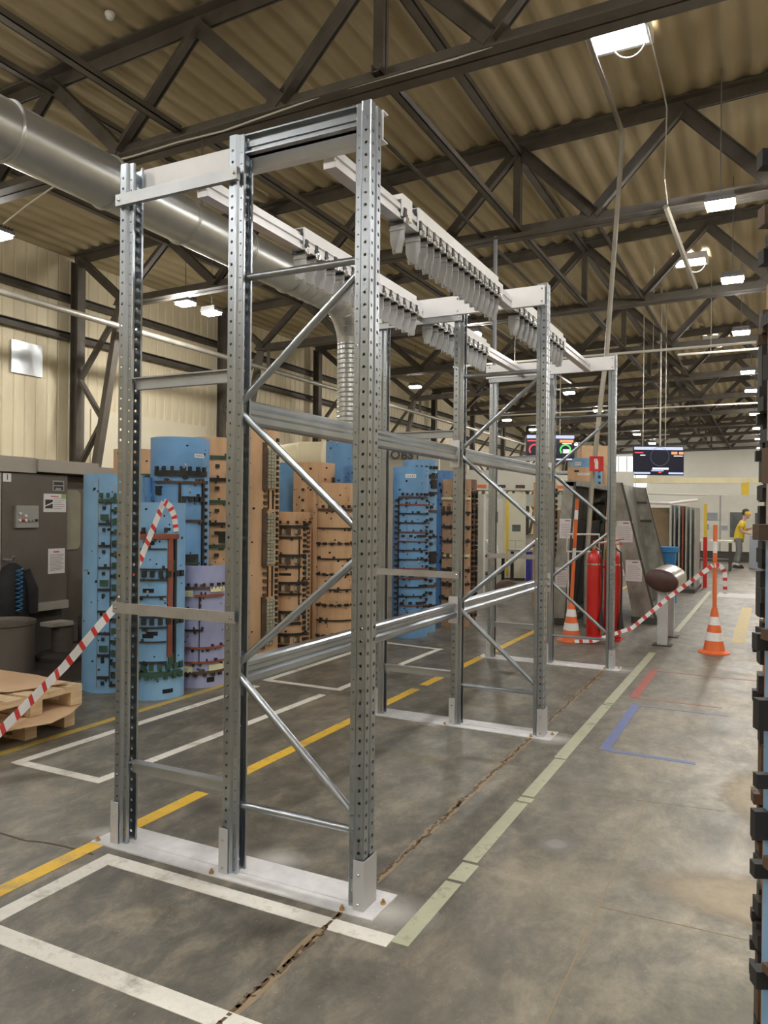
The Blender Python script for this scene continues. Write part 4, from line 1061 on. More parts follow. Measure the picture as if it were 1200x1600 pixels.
for k, (yy, zz, c) in enumerate([(5.565, 1.47, 'cone_white'), (5.61, 1.47, 'ext_red'), (5.64, 1.47, 'cone_white'), (5.69, 1.47, 'machine_panel'), (5.735, 1.47, 'machine_panel'), (5.775, 1.47, 'ink'), (5.57, 1.545, 'cone_white'), (5.64, 1.52, 'cone_white')]):
    part('button', B().tube([(-7.165, yy, zz), (-7.145, yy, zz)], .014, 10), c, cbx, smooth=True)
part('groove', B().box(-7.167, -7.163, 5.55, 5.79, 1.527, 1.533), 'ink_grey', cbx)
def paper(parent, y0, y1, z0, z1, lines, m='paper', pic=None, hd='ink_red', x=-7.2):
    p = part('notice', B().box(x, x + .004, y0, y1, z0, z1), m, parent, label='printed paper notice')
    b = B(); H = z1 - z0; W = y1 - y0
    for k in range(lines):
        zz = z1 - H * (.24 + .68 * k / lines); a = y0 + W * (.45 if pic else .1); b.box(x + .004, x + .0045, a, y0 + W * (.92 - .12 * (k % 3 == 2)), zz - H * .012, zz + H * .012)
    part('print', b, 'ink_grey', p)
    part('heading', B().box(x + .004, x + .0046, y0 + W * .3, y0 + W * .65, z1 - H * .16, z1 - H * .11), hd, p)
    if pic:
        part('picture', B().box(x + .004, x + .0047, y0 + W * .07, y0 + W * .40, z0 + H * .2, z1 - H * .32), 'ink', p)
        part('picture_stripe', B().add([(x + .0052, y0 + W * .07, z0 + H * .36), (x + .0052, y0 + W * .40, z0 + H * .55), (x + .0052, y0 + W * .40, z0 + H * .47), (x + .0052, y0 + W * .07, z0 + H * .30)], [(0, 1, 2, 3)]), 'paper', p)
        part('corner_print', B().box(x + .004, x + .0047, y0 + W * .78, y1, z1 - H * .26, z1), 'ink_green', p)
    return p
paper(mc, 5.897, 6.2, 1.56, 1.765, 6, pic=True)
paper(mc, 5.965, 6.19, .868, 1.15, 12)
s = part('warning_plate', B().box(-7.2, -7.195, 6.014, 6.17, 1.80, 1.916), 'machine_panel', mc)
part('pictogram', B().box(-7.195, -7.193, 6.03, 6.155, 1.865, 1.90).box(-7.195, -7.193, 6.03, 6.155, 1.835, 1.852).box(-7.195, -7.193, 6.03, 6.05, 1.81, 1.835).box(-7.195, -7.193, 6.13, 6.155, 1.81, 1.835), 'ink', s)
s = part('number_plate', B().box(-7.2, -7.196, 5.392, 5.487, 1.878, 1.968), 'paper', mc)
part('numeral', place(text_bm('1', .085, .002), (-7.193, 5.44, 1.923), (0, 1, 0), (0, 0, 1)), 'ink', s)
# round drum with turntable base in front
dr = thing('round_drum', 'dark round drum on a flat disc base in front of the grey machine', 'drum', (-6.72, 5.8, 0))
part('disc_base', B().lathe([(.30, 0), (.30, .05), (.27, .07), (.12, .08)], (-6.72, 5.8, 0), 28), 'machine_deep', dr, smooth=True)
part('column', B().lathe([(.11, .07), (.11, .34), (.14, .36)], (-6.77, 5.8, 0), 20), 'machine_dark', dr, smooth=True)
part('drum', B().lathe([(.12, .12), (.13, .14), (.13, .42), (.12, .44)], (-6.68, 6.1, 0), 20), 'machine_deep', dr, smooth=True)
part('tray', B().box(-6.87, -6.67, 5.60, 5.86, .36, .40), 'machine_grey', dr)
part('clutter', B().lathe([(.03, .44), (.05, .5), (.02, .58)], (-6.72, 6.13, 0), 9).lathe([(.02, .44), (.06, .53), (.03, .6)], (-6.68, 6.03, 0), 7), 'machine_deep', dr)
# dark jacket with a blue coiled hose
jk = thing('hanging_jacket', 'dark jacket hung on the machine at the left edge', 'jacket', (-7.08, 5.4, .3))
b = B(); b.lathe([(.08, .32), (.16, .36), (.19, .5), (.20, .7), (.18, .88), (.11, .98), (.04, 1.03)], (-7.05, 5.40, 0), 18, sx=.62, sy=1.0)
part('body', b, 'jacket', jk, smooth=True)
part('sleeve', B().tube([(-6.98, 5.5, .95), (-6.93, 5.55, .75), (-6.93, 5.56, .5)], .06, 10, radii=[.05, .06, .05]), 'jacket', jk, smooth=True)
part('peg', B().tube([(-7.19, 5.40, 1.06), (-7.05, 5.4, 1.06), (-7.03, 5.4, 1.1)], .015, 8), 'galv_dull', jk, smooth=True)
hz = [(-6.90 + .02 * math.sin(k * .9), 5.37 + .035 * math.cos(k * .9), .98 - .0065 * k) for k in range(70)]
single('coiled_hose', B().tube(hz, .007, 6), 'hose_blue', 'blue coiled air hose hanging over the dark jacket', 'hose', (-6.9, 5.37, .55), smooth=True)
single('metal_bin', B().lathe([(.30, 0), (.30, .46), (.31, .47), (.31, .50), (.28, .50), (.27, .47)], (-6.7, 5.02, 0), 24), 'machine_dark', 'dark metal waste bin at the left edge below the jacket', 'bin', (-6.7, 5.02, 0), smooth=True)

# ================================================================== PALLETS AND CARDBOARD
def pallet(label, cx, cy, z, rz, L=1.2, W=.8):
    t = thing('wooden_pallet', label, 'pallet', (cx, cy, z), rz, 'wooden pallets at the left edge')
    n = 5; w = .125
    me = mesh_of(B().box(-L / 2, L / 2, -w / 2, w / 2, 0, .022), 'deck_board', 'pallet_wood')
    for k in range(n):
        yy = -W / 2 + w / 2 + (W - w) * k / (n - 1)
        for nm, zz in (('deck_board', .122),):
            o = link(nm, me, t); o.location = (0, yy, zz)
    me2 = mesh_of(B().box(-w / 2, w / 2, -W / 2, W / 2, 0, .022), 'stringer_board', 'pallet_wood')
    me3 = mesh_of(B().box(-.06, .06, -.05, .05, 0, .078), 'block', 'pallet_wood')
    me4 = mesh_of(B().box(-L / 2, L / 2, -.05, .05, 0, .022), 'bottom_board', 'pallet_wood')
    for xx in (-L / 2 + .06, 0, L / 2 - .06):
        o = link('stringer_board', me2, t); o.location = (xx, 0, .1)
        for yy in (-W / 2 + .05, 0, W / 2 - .05):
            o = link('block', me3, t); o.location = (xx, yy, .022)
    for yy in (-W / 2 + .05, 0, W / 2 - .05):
        o = link('bottom_board', me4, t); o.location = (0, yy, 0)
    return t
pallet('lower wooden pallet on the floor at the left edge', -5.17, 3.62, .0, math.radians(4))
pallet('upper wooden pallet stacked at the left edge', -5.13, 3.66, .165, math.radians(1))
def sheet(label, poly, z, seed, amp=.012):
    q = random.Random(seed); b = B(); n = len(poly)
    cx = sum(p[0] for p in poly) / n; cy = sum(p[1] for p in poly) / n
    top = [(x, y, z + q.uniform(-amp, amp)) for x, y in poly]
    mid = [(cx + (x - cx) * .55, cy + (y - cy) * .55, z + q.uniform(0, amp)) for x, y in poly]
    for dz, flip in ((.005, False), (0, True)):
        k = len(b.v); b.v += [(x, y, zz + dz) for x, y, zz in top + mid]
        for i in range(n):
            j = (i + 1) % n; f = (k + i, k + j, k + n + j, k + n + i); b.f.append(f[::-1] if flip else f)
        f = tuple(k + n + i for i in range(n)); b.f.append(f[::-1] if flip else f)
    for i in range(n):
        j = (i + 1) % n; b.f.append((2 * n + i, 2 * n + j, j, i))
    single('cardboard_sheet', b, 'cardboard', label, 'cardboard', (cx, cy, z), group='cardboard on the pallets')
sheet('torn cardboard sheet sticking out between the two pallets', [(-5.6, 3.25), (-4.75, 3.22), (-4.42, 3.30), (-4.40, 3.45), (-4.32, 3.62), (-4.40, 3.85), (-4.55, 4.08), (-5.6, 4.05)], .152, 1, .010)
sheet('cardboard sheet covering the top of the upper pallet', [(-5.7, 3.45), (-5.0, 3.42), (-4.72, 3.60), (-4.66, 3.80), (-4.58, 3.98), (-5.0, 4.05), (-5.7, 4.03)], .322, 2, .004)
sheet('smaller torn cardboard piece at the near corner of the top pallet', [(-5.5, 3.25), (-4.85, 3.24), (-4.62, 3.34), (-4.70, 3.50), (-4.95, 3.56), (-5.5, 3.52)], .335, 3, .005)

# ================================================================== BARRIER TAPE
def tape(name, label, pts, w, n, twist=0.0, stripe=.5, flat=None, sag=0.0):
    """striped ribbon along a polyline: white band with red blocks as parts"""
    pts = [Vector(p) for p in pts]
    L = [0]
    for a, b_ in zip(pts[:-1], pts[1:]): L.append(L[-1] + (b_ - a).length)
    def at(t):
        d = t * L[-1]
        for i in range(len(pts) - 1):
            if d <= L[i + 1] or i == len(pts) - 2:
                k = (d - L[i]) / (L[i + 1] - L[i]); p = pts[i].lerp(pts[i + 1], k); break
        return p - Vector((0, 0, sag * 4 * t * (1 - t)))
    t_ = thing(name, label, 'tape', tuple(pts[0]))
    def rib(a, b_, off):
        b = B(); seg = 4; vs = []
        for i in range(seg + 1):
            t = a + (b_ - a) * i / seg; p = at(t); d = (at(min(1, t + .01)) - at(max(0, t - .01))).normalized()
            up = Vector((0, 0, 1)); up = (up - d * up.dot(d)).normalized(); sd = d.cross(up)
            an = twist * t; u = up * math.cos(an) + sd * math.sin(an); nn = d.cross(u)
            for s, o in ((-1, -1), (1, -1), (1, 1), (-1, 1)): vs.append(p + u * s * w / 2 + nn * o * off)
        fs = []
        for i in range(seg):
            for j in range(4):
                j2 = (j + 1) % 4; fs.append((4 * i + j, 4 * i + j2, 4 * i + 4 + j2, 4 * i + 4 + j))
        fs += [(3, 2, 1, 0), (4 * seg, 4 * seg + 1, 4 * seg + 2, 4 * seg + 3)]
        return b.add(vs, fs)
    wb = B()
    for i in range(n): 
        r = rib(i / n, (i + 1) / n, .0008); wb.add(r.v, r.f)
    part('band', wb, 'tape_white', t_)
    for i in range(n):
        part('red_stripe', rib((i + .18) / n, (i + .18 + stripe) / n, .0016), 'tape_red', t_)
    return t_
tape('barrier_tape', 'red and white tape stretched from the pallets up to the front blue die', [(-4.2, 2.80, .05), (-4.248, 3.01, .118), (-4.291, 3.212, .203), (-4.43, 3.814, .487), (-4.442, 4.312, .872), (-4.459, 4.583, 1.234), (-4.50, 4.86, 1.655)], .075, 19, twist=.1, stripe=.27)
tape('barrier_tape', 'loose tape end hanging from the top of the front blue die', [(-4.50, 4.865, 1.668), (-4.44, 4.87, 1.63), (-4.40, 4.88, 1.55), (-4.38, 4.885, 1.42)], .055, 4, twist=.3, stripe=.36)

# ================================================================== RIGHT-HAND BACKGROUND
def cone(label, cx, cy, h, top, lean=(0, 0)):
    t = thing('traffic_cone', label, 'cone', (cx, cy, 0), group='traffic cones')
    def rr(z): return .125 - .095 * (z / h)
    part('base', B().lathe([(.175, 0), (.175, .012), (.15, .03), (.125, .035)], (cx, cy, 0), 28), 'cone_orange', t, smooth=True)
    zs = [.03, h * .28, h * .46, h * .62, h * .80, h]
    for k in range(5):
        part('reflective_band' if k % 2 else 'cone_segment', B().lathe([(rr(zs[k]) + (.002 if k % 2 else 0), zs[k]), (rr(zs[k + 1]) + (.002 if k % 2 else 0), zs[k + 1])], (cx, cy, 0), 28), 'cone_white' if k % 2 else 'cone_orange', t, smooth=True)
    def P(z): return (cx + lean[0] * (z - h), cy + lean[1] * (z - h), z)
    cuts = [h - .03, h + (top - h) * .62, h + (top - h) * .72, h + (top - h) * .86, h + (top - h) * .93, top]
    cuts = [h - .03, h + (top - h) * .66, h + (top - h) * .80, top] if not lean[0] else [h - .03, h + (top - h) * .42, h + (top - h) * .52, h + (top - h) * .80, h + (top - h) * .89, top]
    for k in range(len(cuts) - 1):
        part('pole_band' if k % 2 else 'pole', B().tube([P(cuts[k]), P(cuts[k + 1])], .023, 12), 'cone_white' if k % 2 else 'cone_orange', t, smooth=True)
    return t
cone('orange traffic cone with an upright pole standing alone in the aisle', -.58, 9.72, .53, 1.49)
cone('orange traffic cone with a leaning pole beside the red cylinders', -2.24, 9.72, .50, 1.79, (.045, 0))
tape('barrier_tape', 'tape sagging from the aisle cone pole to the other cone', [(-.60, 9.70, 1.02), (-1.08, 9.72, .62), (-1.5, 9.72, .22), (-1.95, 9.6, .035), (-2.15, 9.52, .03)], .05, 16, twist=.8, stripe=.36)
tape('barrier_tape', 'tape end dangling from the pole of the aisle cone', [(-.58, 9.68, 1.02), (-.52, 9.66, 1.03), (-.47, 9.66, .95), (-.465, 9.66, .70)], .05, 4, twist=.5, stripe=.36)

def extinguisher(label, cx, cy):
    t = thing('fire_extinguisher', label, 'extinguisher', (cx, cy, 0), group='fire extinguishers')
    part('cylinder', B().lathe([(.085, .02), (.09, .05), (.09, .98), (.075, 1.06), (.04, 1.11), (.03, 1.12)], (cx, cy, 0), 24), 'ext_red', t, smooth=True)
    part('foot_ring', B().lathe([(.10, 0), (.10, .03), (.085, .035)], (cx, cy, 0), 24), 'ext_red', t, smooth=True)
    v = part('valve', B().lathe([(.022, 1.11), (.03, 1.14), (.03, 1.18), (.018, 1.20), (.018, 1.24)], (cx, cy, 0), 12), 'brass', t, smooth=True)
    part('lever', B().bar((cx - .02, cy, 1.235), (cx + .13, cy - .02, 1.27), .02, .012).bar((cx - .02, cy, 1.20), (cx + .12, cy - .02, 1.205), .018, .01), 'ext_red', v)
    part('band', B().lathe([(.092, .93), (.092, .95)], (cx, cy, 0), 24), 'chrome', t, smooth=True)
    part('hose', B().tube([(cx + .03, cy - .02, 1.15), (cx + .10, cy - .06, 1.1), (cx + .115, cy - .07, .8), (cx + .11, cy - .07, .3)], .012, 8), 'black_plastic', t, smooth=True)
    part('horn', B().tube([(cx + .11, cy - .07, .34), (cx + .11, cy - .07, .12)], .03, 12, radii=[.016, .042]), 'black_plastic', t, smooth=True)
    t.location.z = .019
    return t
extinguisher('tall red gas cylinder extinguisher nearest the leaning cone pole', -2.03, 10.05)
extinguisher('tall red gas cylinder extinguisher right behind the third frame post', -1.80, 10.12)
single('trolley_frame', B().box(-2.15, -1.68, 9.95, 10.25, 0, .018).tube([(-1.915, 10.2, .02), (-1.915, 10.2, 1.0)], .014, 8).box(-2.14, -1.69, 10.165, 10.18, .9, .93), 'ext_red', 'low red stand plate holding the two red cylinders', 'stand', (-1.9, 10.1, 0))

# padded barrier on two posts
br = thing('padded_barrier', 'steel barrier roller with a dark red end on two grey posts', 'barrier', (-1.15, 10.35, 0))
for py_ in (9.97, 10.72):
    part('post', B().box(-1.235, -1.125, py_ - .05, py_ + .05, .012, .68), 'guard_grey', br)
    part('foot_plate', B().box(-1.29, -1.07, py_ - .1, py_ + .1, 0, .012), 'machine_deep', br)
b = B(); ring = []
def ell(cy, sc=1.0, n=32):
    out = []
    for k in range(n):
        a = 2 * math.pi * k / n; ux, uz = .195 * sc * math.cos(a), .135 * sc * math.sin(a); c, s = math.cos(-.25), math.sin(-.25)
        out.append((-1.18 + ux * c - uz * s, cy, .80 + ux * s + uz * c))
    return out
rings = [ell(9.86), ell(10.86)]
part('roller', B().hexa(rings[0][::-1], rings[1][::-1]), 'steel_brushed', br, smooth=True)
e0, e1, e2 = ell(9.86, 1.01), ell(9.825, .97), ell(9.80, .75)
b = B(); n = 32; b.v = e0 + e1 + e2
for L_ in (0, 1):
    for k in range(n): b.f.append((L_ * n + k, L_ * n + (k + 1) % n, (L_ + 1) * n + (k + 1) % n, (L_ + 1) * n + k))
b.f.append(tuple(range(2 * n, 3 * n)))
part('end_pad', b, 'oxblood', br, smooth=True, label='dark red end pad')

# tilted sheet metal bins
def tilted_bin(label, Y0, Y1, fr, opening, th=.025, notices=()):
    """fr: front face corners in XZ (top outer, top inner, bottom inner, bottom outer); opening on the 'inner' side"""
    t = thing('tilted_bin', label, 'bin', ((fr[2][0] + fr[3][0]) / 2, (Y0 + Y1) / 2, 0), group='tilted sheet metal bins')
    to, ti, bi, bo = fr
    part('front_panel', B().prism([to, ti, bi, bo], 1, Y0, Y0 + th), 'sheet_metal', t)
    part('rear_panel', B().prism([to, ti, bi, bo], 1, Y1 - th, Y1), 'sheet_metal', t)
    dx = th if ti[0] > to[0] else -th
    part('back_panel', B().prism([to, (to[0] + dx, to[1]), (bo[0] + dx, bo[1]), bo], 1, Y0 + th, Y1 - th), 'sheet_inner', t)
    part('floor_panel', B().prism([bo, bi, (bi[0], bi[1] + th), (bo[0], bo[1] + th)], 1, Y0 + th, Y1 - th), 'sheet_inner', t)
    for yy in (Y0 - .006, Y1 - .02): part('rim', B().bar((ti[0], yy + .012, ti[1]), (bi[0], yy + .012, bi[1]), .03, .02, (0, 1, 0)), 'machine_deep', t)
    for kz in (.14, .30): part('stiffener', B().box(*sorted((to[0] + dx + (bo[0] - to[0]) * kz, ti[0] + (bi[0] - ti[0]) * kz - dx)), Y1 - th - .03, Y1 - th, to[1] + (bo[1] - to[1]) * kz - .02, to[1] + (bo[1] - to[1]) * kz + .02), 'machine_deep', t)
    part('skid', B().box(min(bo[0], bi[0]) - .02, max(bo[0], bi[0]) + .02, Y0 + .01, Y1, 0, bo[1] - .002), 'machine_deep', t)
    for (u, z0, w, h) in notices:
        k = (to[1] - (z0 + h / 2)) / (to[1] - bo[1]); xl = to[0] + (bo[0] - to[0]) * k; xr = ti[0] + (bi[0] - ti[0]) * k
        xc = xl + (xr - xl) * u
        p = part('notice', B().box(xc - w / 2, xc + w / 2, Y0 - .004, Y0, z0, z0 + h), 'paper_pink', t, label='printed notice in a sleeve')
        pb_ = B()
        for i in range(8): pb_.box(xc - w * .38, xc + w * (.38 - .1 * (i % 3 == 1)), Y0 - .0046, Y0 - .004, z0 + h * (.12 + .085 * i) - .004, z0 + h * (.12 + .085 * i) + .002)
        part('print', pb_, 'ink_grey', p)
        part('heading', B().box(xc - w * .1, xc + w * .25, Y0 - .0046, Y0 - .004, z0 + h * .88, z0 + h * .92), 'ink', p)
    return t
tilted_bin('tilted grey sheet metal bin with two notices, right of the third frame', 11.75, 14.1, [(-2.19, 2.09), (-1.985, 2.07), (-1.49, .10), (-1.81, .10)], 1, notices=((.45, 1.19, .235, .315), (.50, .62, .235, .31)))
lb = tilted_bin('tilted dark lined metal bin behind the red cylinders', 11.0, 13.4, [(-2.66, 2.06), (-2.50, 2.06), (-2.62, .10), (-2.86, .10)], 1, notices=((.6, 1.25, .2, .28), (.6, .55, .2, .28)))
part('lining', B().prism([(-2.62, 1.5), (-2.58, 1.5), (-2.74, .15), (-2.78, .15)], 1, 11.05, 12.15), 'black_panel', lb, label='black lining panel')
part('lining', B().prism([(-2.62, 1.5), (-2.58, 1.5), (-2.74, .15), (-2.78, .15)], 1, 12.2, 13.3), 'black_panel', lb, label='black lining panel')
part('top_rail', B().box(-2.66, -2.44, 11.0, 13.4, 2.0, 2.08), 'sheet_metal', lb)
# white tubular guard frame
single('tube_frame', B().tube([(-2.52, 10.62, 1.32), (-2.12, 10.82, 1.32), (-2.12, 10.82, 1.08), (-2.52, 10.62, 1.08), (-2.52, 10.62, 1.32)], .014, 8).tube([(-2.12, 10.82, 1.2), (-1.9, 10.95, 1.26)], .012, 8).tube([(-2.50, 10.63, 1.08), (-2.50, 10.63, .02)], .012, 8).tube([(-2.13, 10.815, 1.08), (-2.13, 10.815, .02)], .012, 8), 'cabinet_white', 'white tubular frame in front of the dark lined bin', 'frame', (-2.3, 10.7, 0), smooth=True)
single('yellow_cylinder', B().lathe([(.09, 0), (.10, .03), (.10, 1.02), (.07, 1.12), (.03, 1.18), (.03, 1.28), (.045, 1.28), (.045, 1.36), (.02, 1.38)], (-2.22, 12.3, 0), 20), 'yellow_paint', 'yellow gas cylinder between the two tilted bins', 'cylinder', (-2.22, 12.3, 0), smooth=True)
# fire sign on the conduit
fs = thing('fire_sign', 'red square sign with a white fire extinguisher symbol', 'sign', (-2.22, 11.0, 2.3))
o_, r_, u_ = Vector((-2.2, 10.98, 2.31)), Vector((.8929, .4503, 0)), Vector((0, 0, 1))
part('board', place(B().box(-.098, .098, -.105, .105, -.004, .004), o_, r_, u_), 'sign_red', fs)
part('symbol', place(B().box(-.024, .024, -.075, .035, .004, .006).box(-.014, .014, .035, .06, .004, .006).box(-.03, .012, .055, .068, .004, .006).box(-.036, -.026, .02, .062, .004, .006), o_, r_, u_), 'paper', fs)
part('bracket', place(B().box(-.01, .01, .105, .12, -.03, 0).box(.07, .11, -.02, .0, -.05, -.004), o_, r_, u_), 'conduit', fs)

# hanging screens
def screen(label, c, w, h, items, rods):
    n_ = Vector((.4503, -.8929, 0))
    t = thing('hanging_screen', label, 'screen', tuple(c), group='hanging screens')
    c = Vector(c)
    part('casing', place(B().box(-w / 2, w / 2, -h / 2, h / 2, -.05, 0), c, R_, (0, 0, 1)), 'black_plastic', t)
    d = part('display', place(B().box(-w / 2 + .012, w / 2 - .012, -h / 2 + .012, h / 2 - .012, 0, .003), c, R_, (0, 0, 1)), 'screen_black', t)
    for (x0, x1, y0, y1, m) in items:
        part('graphic', place(B().box(x0 * w, x1 * w, y0 * h, y1 * h, .003, .005), c, R_, (0, 0, 1)), m, d)
    for rx in rods:
        p = c + R_ * rx + Vector((0, 0, h / 2)) - n_ * .02
        part('hanger_rod', B().tube([p, (p.x, p.y, deck_z(p.x) + .02)], .03 if rx == rods[0] else .016, 6), 'conduit', t)
    return t, d, c
t, d, c = screen('dark dashboard screen hanging above the right tilted bin', (-3.23, 25.82, 3.33), 1.62, .93,
    [(-.48, .48, .37, .47, 'scr_blue'), (-.47, -.30, .25, .29, 'scr_red'), (-.36, -.26, .17, .20, 'scr_white'), (.25, .37, .22, .31, 'scr_orange'), (.40, .49, .22, .31, 'scr_orange'), (.30, .48, .15, .18, 'scr_white'),
     (-.12, .20, -.31, -.24, 'scr_white'), (-.14, .10, -.36, -.33, 'scr_blue'), (-.48, -.16, -.46, -.40, 'scr_blue'), (.20, .49, -.46, -.40, 'scr_blue'), (.0, .06, -.42, -.38, 'scr_red')], (0.05, .22, -.5))
rb = B(); nn = 28
for k in range(nn):
    a0, a1 = 2 * math.pi * k / nn, 2 * math.pi * (k + 1) / nn
    rb.add([(.04 + .30 * math.cos(a0), .13 + .30 * math.sin(a0), .006), (.04 + .30 * math.cos(a1), .13 + .30 * math.sin(a1), .006), (.04 + .288 * math.cos(a1), .13 + .288 * math.sin(a1), .006), (.04 + .288 * math.cos(a0), .13 + .288 * math.sin(a0), .006)], [(0, 1, 2, 3)])
part('dial', place(rb, c, R_, (0, 0, 1)), 'scr_dim', d)
t, d, c = screen('dashboard screen with red and green dials hanging behind the third frame', (-6.31, 24.26, 3.70), 1.54, .84,
    [(-.49, .49, .36, .48, 'scr_blue'), (-.48, -.26, .24, .29, 'scr_red'), (.19, .47, .21, .31, 'scr_orange'), (.24, .44, .15, .19, 'scr_white'), (-.30, -.16, -.16, .02, 'scr_blue'), (.26, .40, -.20, -.05, 'scr_white'), (-.42, -.3, -.46, -.40, 'scr_blue'), (.12, .45, -.46, -.40, 'scr_blue')], (-.3, .3))
for cx_, m in ((-.33, 'scr_red'), (.31, 'scr_green')):
    rb = B()
    for k in range(20):
        a0, a1 = math.radians(-40 + 260 * k / 20), math.radians(-40 + 260 * (k + 1) / 20)
        rb.add([(cx_ * 1.54 + r * math.cos(a), -.06 + r * math.sin(a), .006) for r, a in ((.185, a0), (.185, a1), (.135, a1), (.135, a0))], [(0, 1, 2, 3)])
    part('dial', place(rb, c, R_, (0, 0, 1)), m, d)

# sheets and frames stored on edge beyond the right bin
pr_ = thing('panel_stand', 'stand of upright glass and metal panels beyond the tilted bin', 'rack', (-1.7, 17.6, 0))
part('brown_board', B().box(-2.35, -1.90, 17.0, 17.05, .1, 1.75), 'board_brown', pr_, label='large brown board')
for k, (xx, m) in enumerate(((-1.86, 'panel_glass'), (-1.80, 'galv_dull'), (-1.72, 'panel_glass'), (-1.66, 'rubber_red'), (-1.60, 'panel_glass'), (-1.52, 'panel_glass'), (-1.44, 'galv_dull'))):
    part('panel', B().box(xx - .014, xx + .014, 16.9 + .1 * k, 18.6, .08, 1.82 - .01 * k), m, pr_)
part('top_bar', B().tube([(-2.4, 17.0, 1.86), (-1.9, 16.9, 1.84), (-1.4, 17.4, 1.92)], .03, 8), 'paper_pink', pr_, smooth=True)
part('base_frame', B().box(-2.4, -1.38, 16.9, 18.6, 0, .08), 'machine_deep', pr_)
single('blue_bin', B().lathe([(.15, 0), (.20, .62), (.235, .63), (.235, .72), (.2, .72)], (-1.72, 14.85, 0.30), 20).lathe([(.2, 0), (.2, .30)], (-1.72, 14.85, 0), 12), 'bin_blue', 'blue plastic bin behind the right tilted bin', 'bin', (-1.72, 14.85, 0), smooth=True)
rp = thing('guard_post', 'red and yellow guard post beside the upright panels', 'post', (-1.36, 18.4, 0))
part('lower_post', B().box(-1.34, -1.26, 18.36, 18.44, 0, 1.12), 'ext_red', rp)
part('upper_post', B().box(-1.33, -1.27, 18.37, 18.43, 1.12, 1.85), 'yellow_paint', rp)
# overhead gantry
ga = thing('overhead_gantry', 'cream gantry beam on yellow posts crossing above the far aisle', 'gantry', (-2, 33.5, 0))
part('beam', B().bar((-5.6, 31.9, 2.96), (1.6, 35.4, 3.06), .26, .22), 'gantry_cream', ga)
for x, y in ((-5.5, 31.95), (-.95, 34.16), (1.4, 35.3)):
    part('post', B().box(x - .14, x + .14, y - .14, y + .14, 0, 2.95), 'yellow_paint', ga)
part('cross_pipe', B().tube([(-4.4, 32.2, 2.45), (-1.6, 33.6, 2.4)], .04, 8), 'cable_white', ga, smooth=True)
# far white machine with doors
fm = thing('white_machine', 'large off-white machine with dark windows behind the worker', 'machine', (-1.2, 29.8, 0))
part('body', B().prism([(-3.6, .35), (.6, .35), (.6, 2.32), (-2.0, 2.32), (-2.75, 1.95), (-3.6, 1.85)], 1, 29.3, 31.5), 'cabinet_white', fm)
part('plinth', B().box(-3.5, .5, 29.35, 31.4, 0, .35), 'machine_deep', fm)
for x0, x1, z0, z1 in ((-2.75, -2.35, .85, 1.72), (-1.28, -.88, .85, 1.72), (-.5, -.1, .9, 1.7)):
    part('window', B().box(x0, x1, 29.27, 29.3, z0, z1), 'glass_dark', fm)
part('seam', B().box(-1.62, -1.57, 29.28, 29.3, .35, 2.3), 'ink_grey', fm)
for x0, x1, z0, z1 in ((-2.1, -1.68, 1.45, 1.7), (-2.05, -1.95, 1.1, 1.3), (-1.55, -1.35, 1.1, 1.25)):
    part('control_panel', B().box(x0, x1, 29.26, 29.3, z0, z1), 'grey_blue', fm)
tb = thing('work_table', 'small work table in front of the white machine', 'table', (-1.3, 24.3, 0))
part('table_top', B().box(-1.95, -1.0, 24.0, 24.7, .82, .88), 'cabinet_white', tb)
for x, y in ((-1.9, 24.05), (-1.05, 24.05), (-1.9, 24.65), (-1.05, 24.65)): part('leg', B().box(x - .03, x + .03, y - .03, y + .03, 0, .82), 'machine_deep', tb)
part('shelf', B().box(-1.9, -1.05, 24.05, 24.65, .3, .34), 'machine_deep', tb)
gc = thing('grey_cabinet', 'grey blue cabinet at the worker\'s hands', 'cabinet', (-.25, 25.8, 0))
part('body', B().box(-.58, .12, 25.5, 26.2, .02, 1.0), 'grey_blue', gc)
part('door_seam', B().box(-.235, -.225, 25.495, 25.5, .05, .97), 'ink_grey', gc)
part('control_box', B().box(-.40, -.05, 25.55, 25.9, 1.0, 1.22), 'machine_dark', gc)
part('wall_shelf', B().box(-.5, .1, 25.75, 26.1, 1.0, 1.04), 'paper', gc)
# ---- worker
pw = thing('person', 'person in a yellow t-shirt and grey trousers leaning to a cabinet', 'person', (-.85, 25.8, 0))
def skinned(name, verts, edges, radii, m, parent, sub=2):
    me = bpy.data.meshes.new(name); org = ORG[parent]
    me.from_pydata([(x - org[0], y - org[1], z - org[2]) for x, y, z in verts], edges, [])
    o = link(name, me, parent)
    md = o.modifiers.new('skin', 'SKIN'); md.use_smooth_shade = True
    for i, r in enumerate(radii):
        me.skin_vertices[0].data[i].radius = r if isinstance(r, tuple) else (r, r)
    me.skin_vertices[0].data[0].use_root = True
    s = o.modifiers.new('sub', 'SUBSURF'); s.levels = sub; s.render_levels = sub
    me.materials.append(MATS[m]); return o
X0, Y0_ = -.88, 25.8
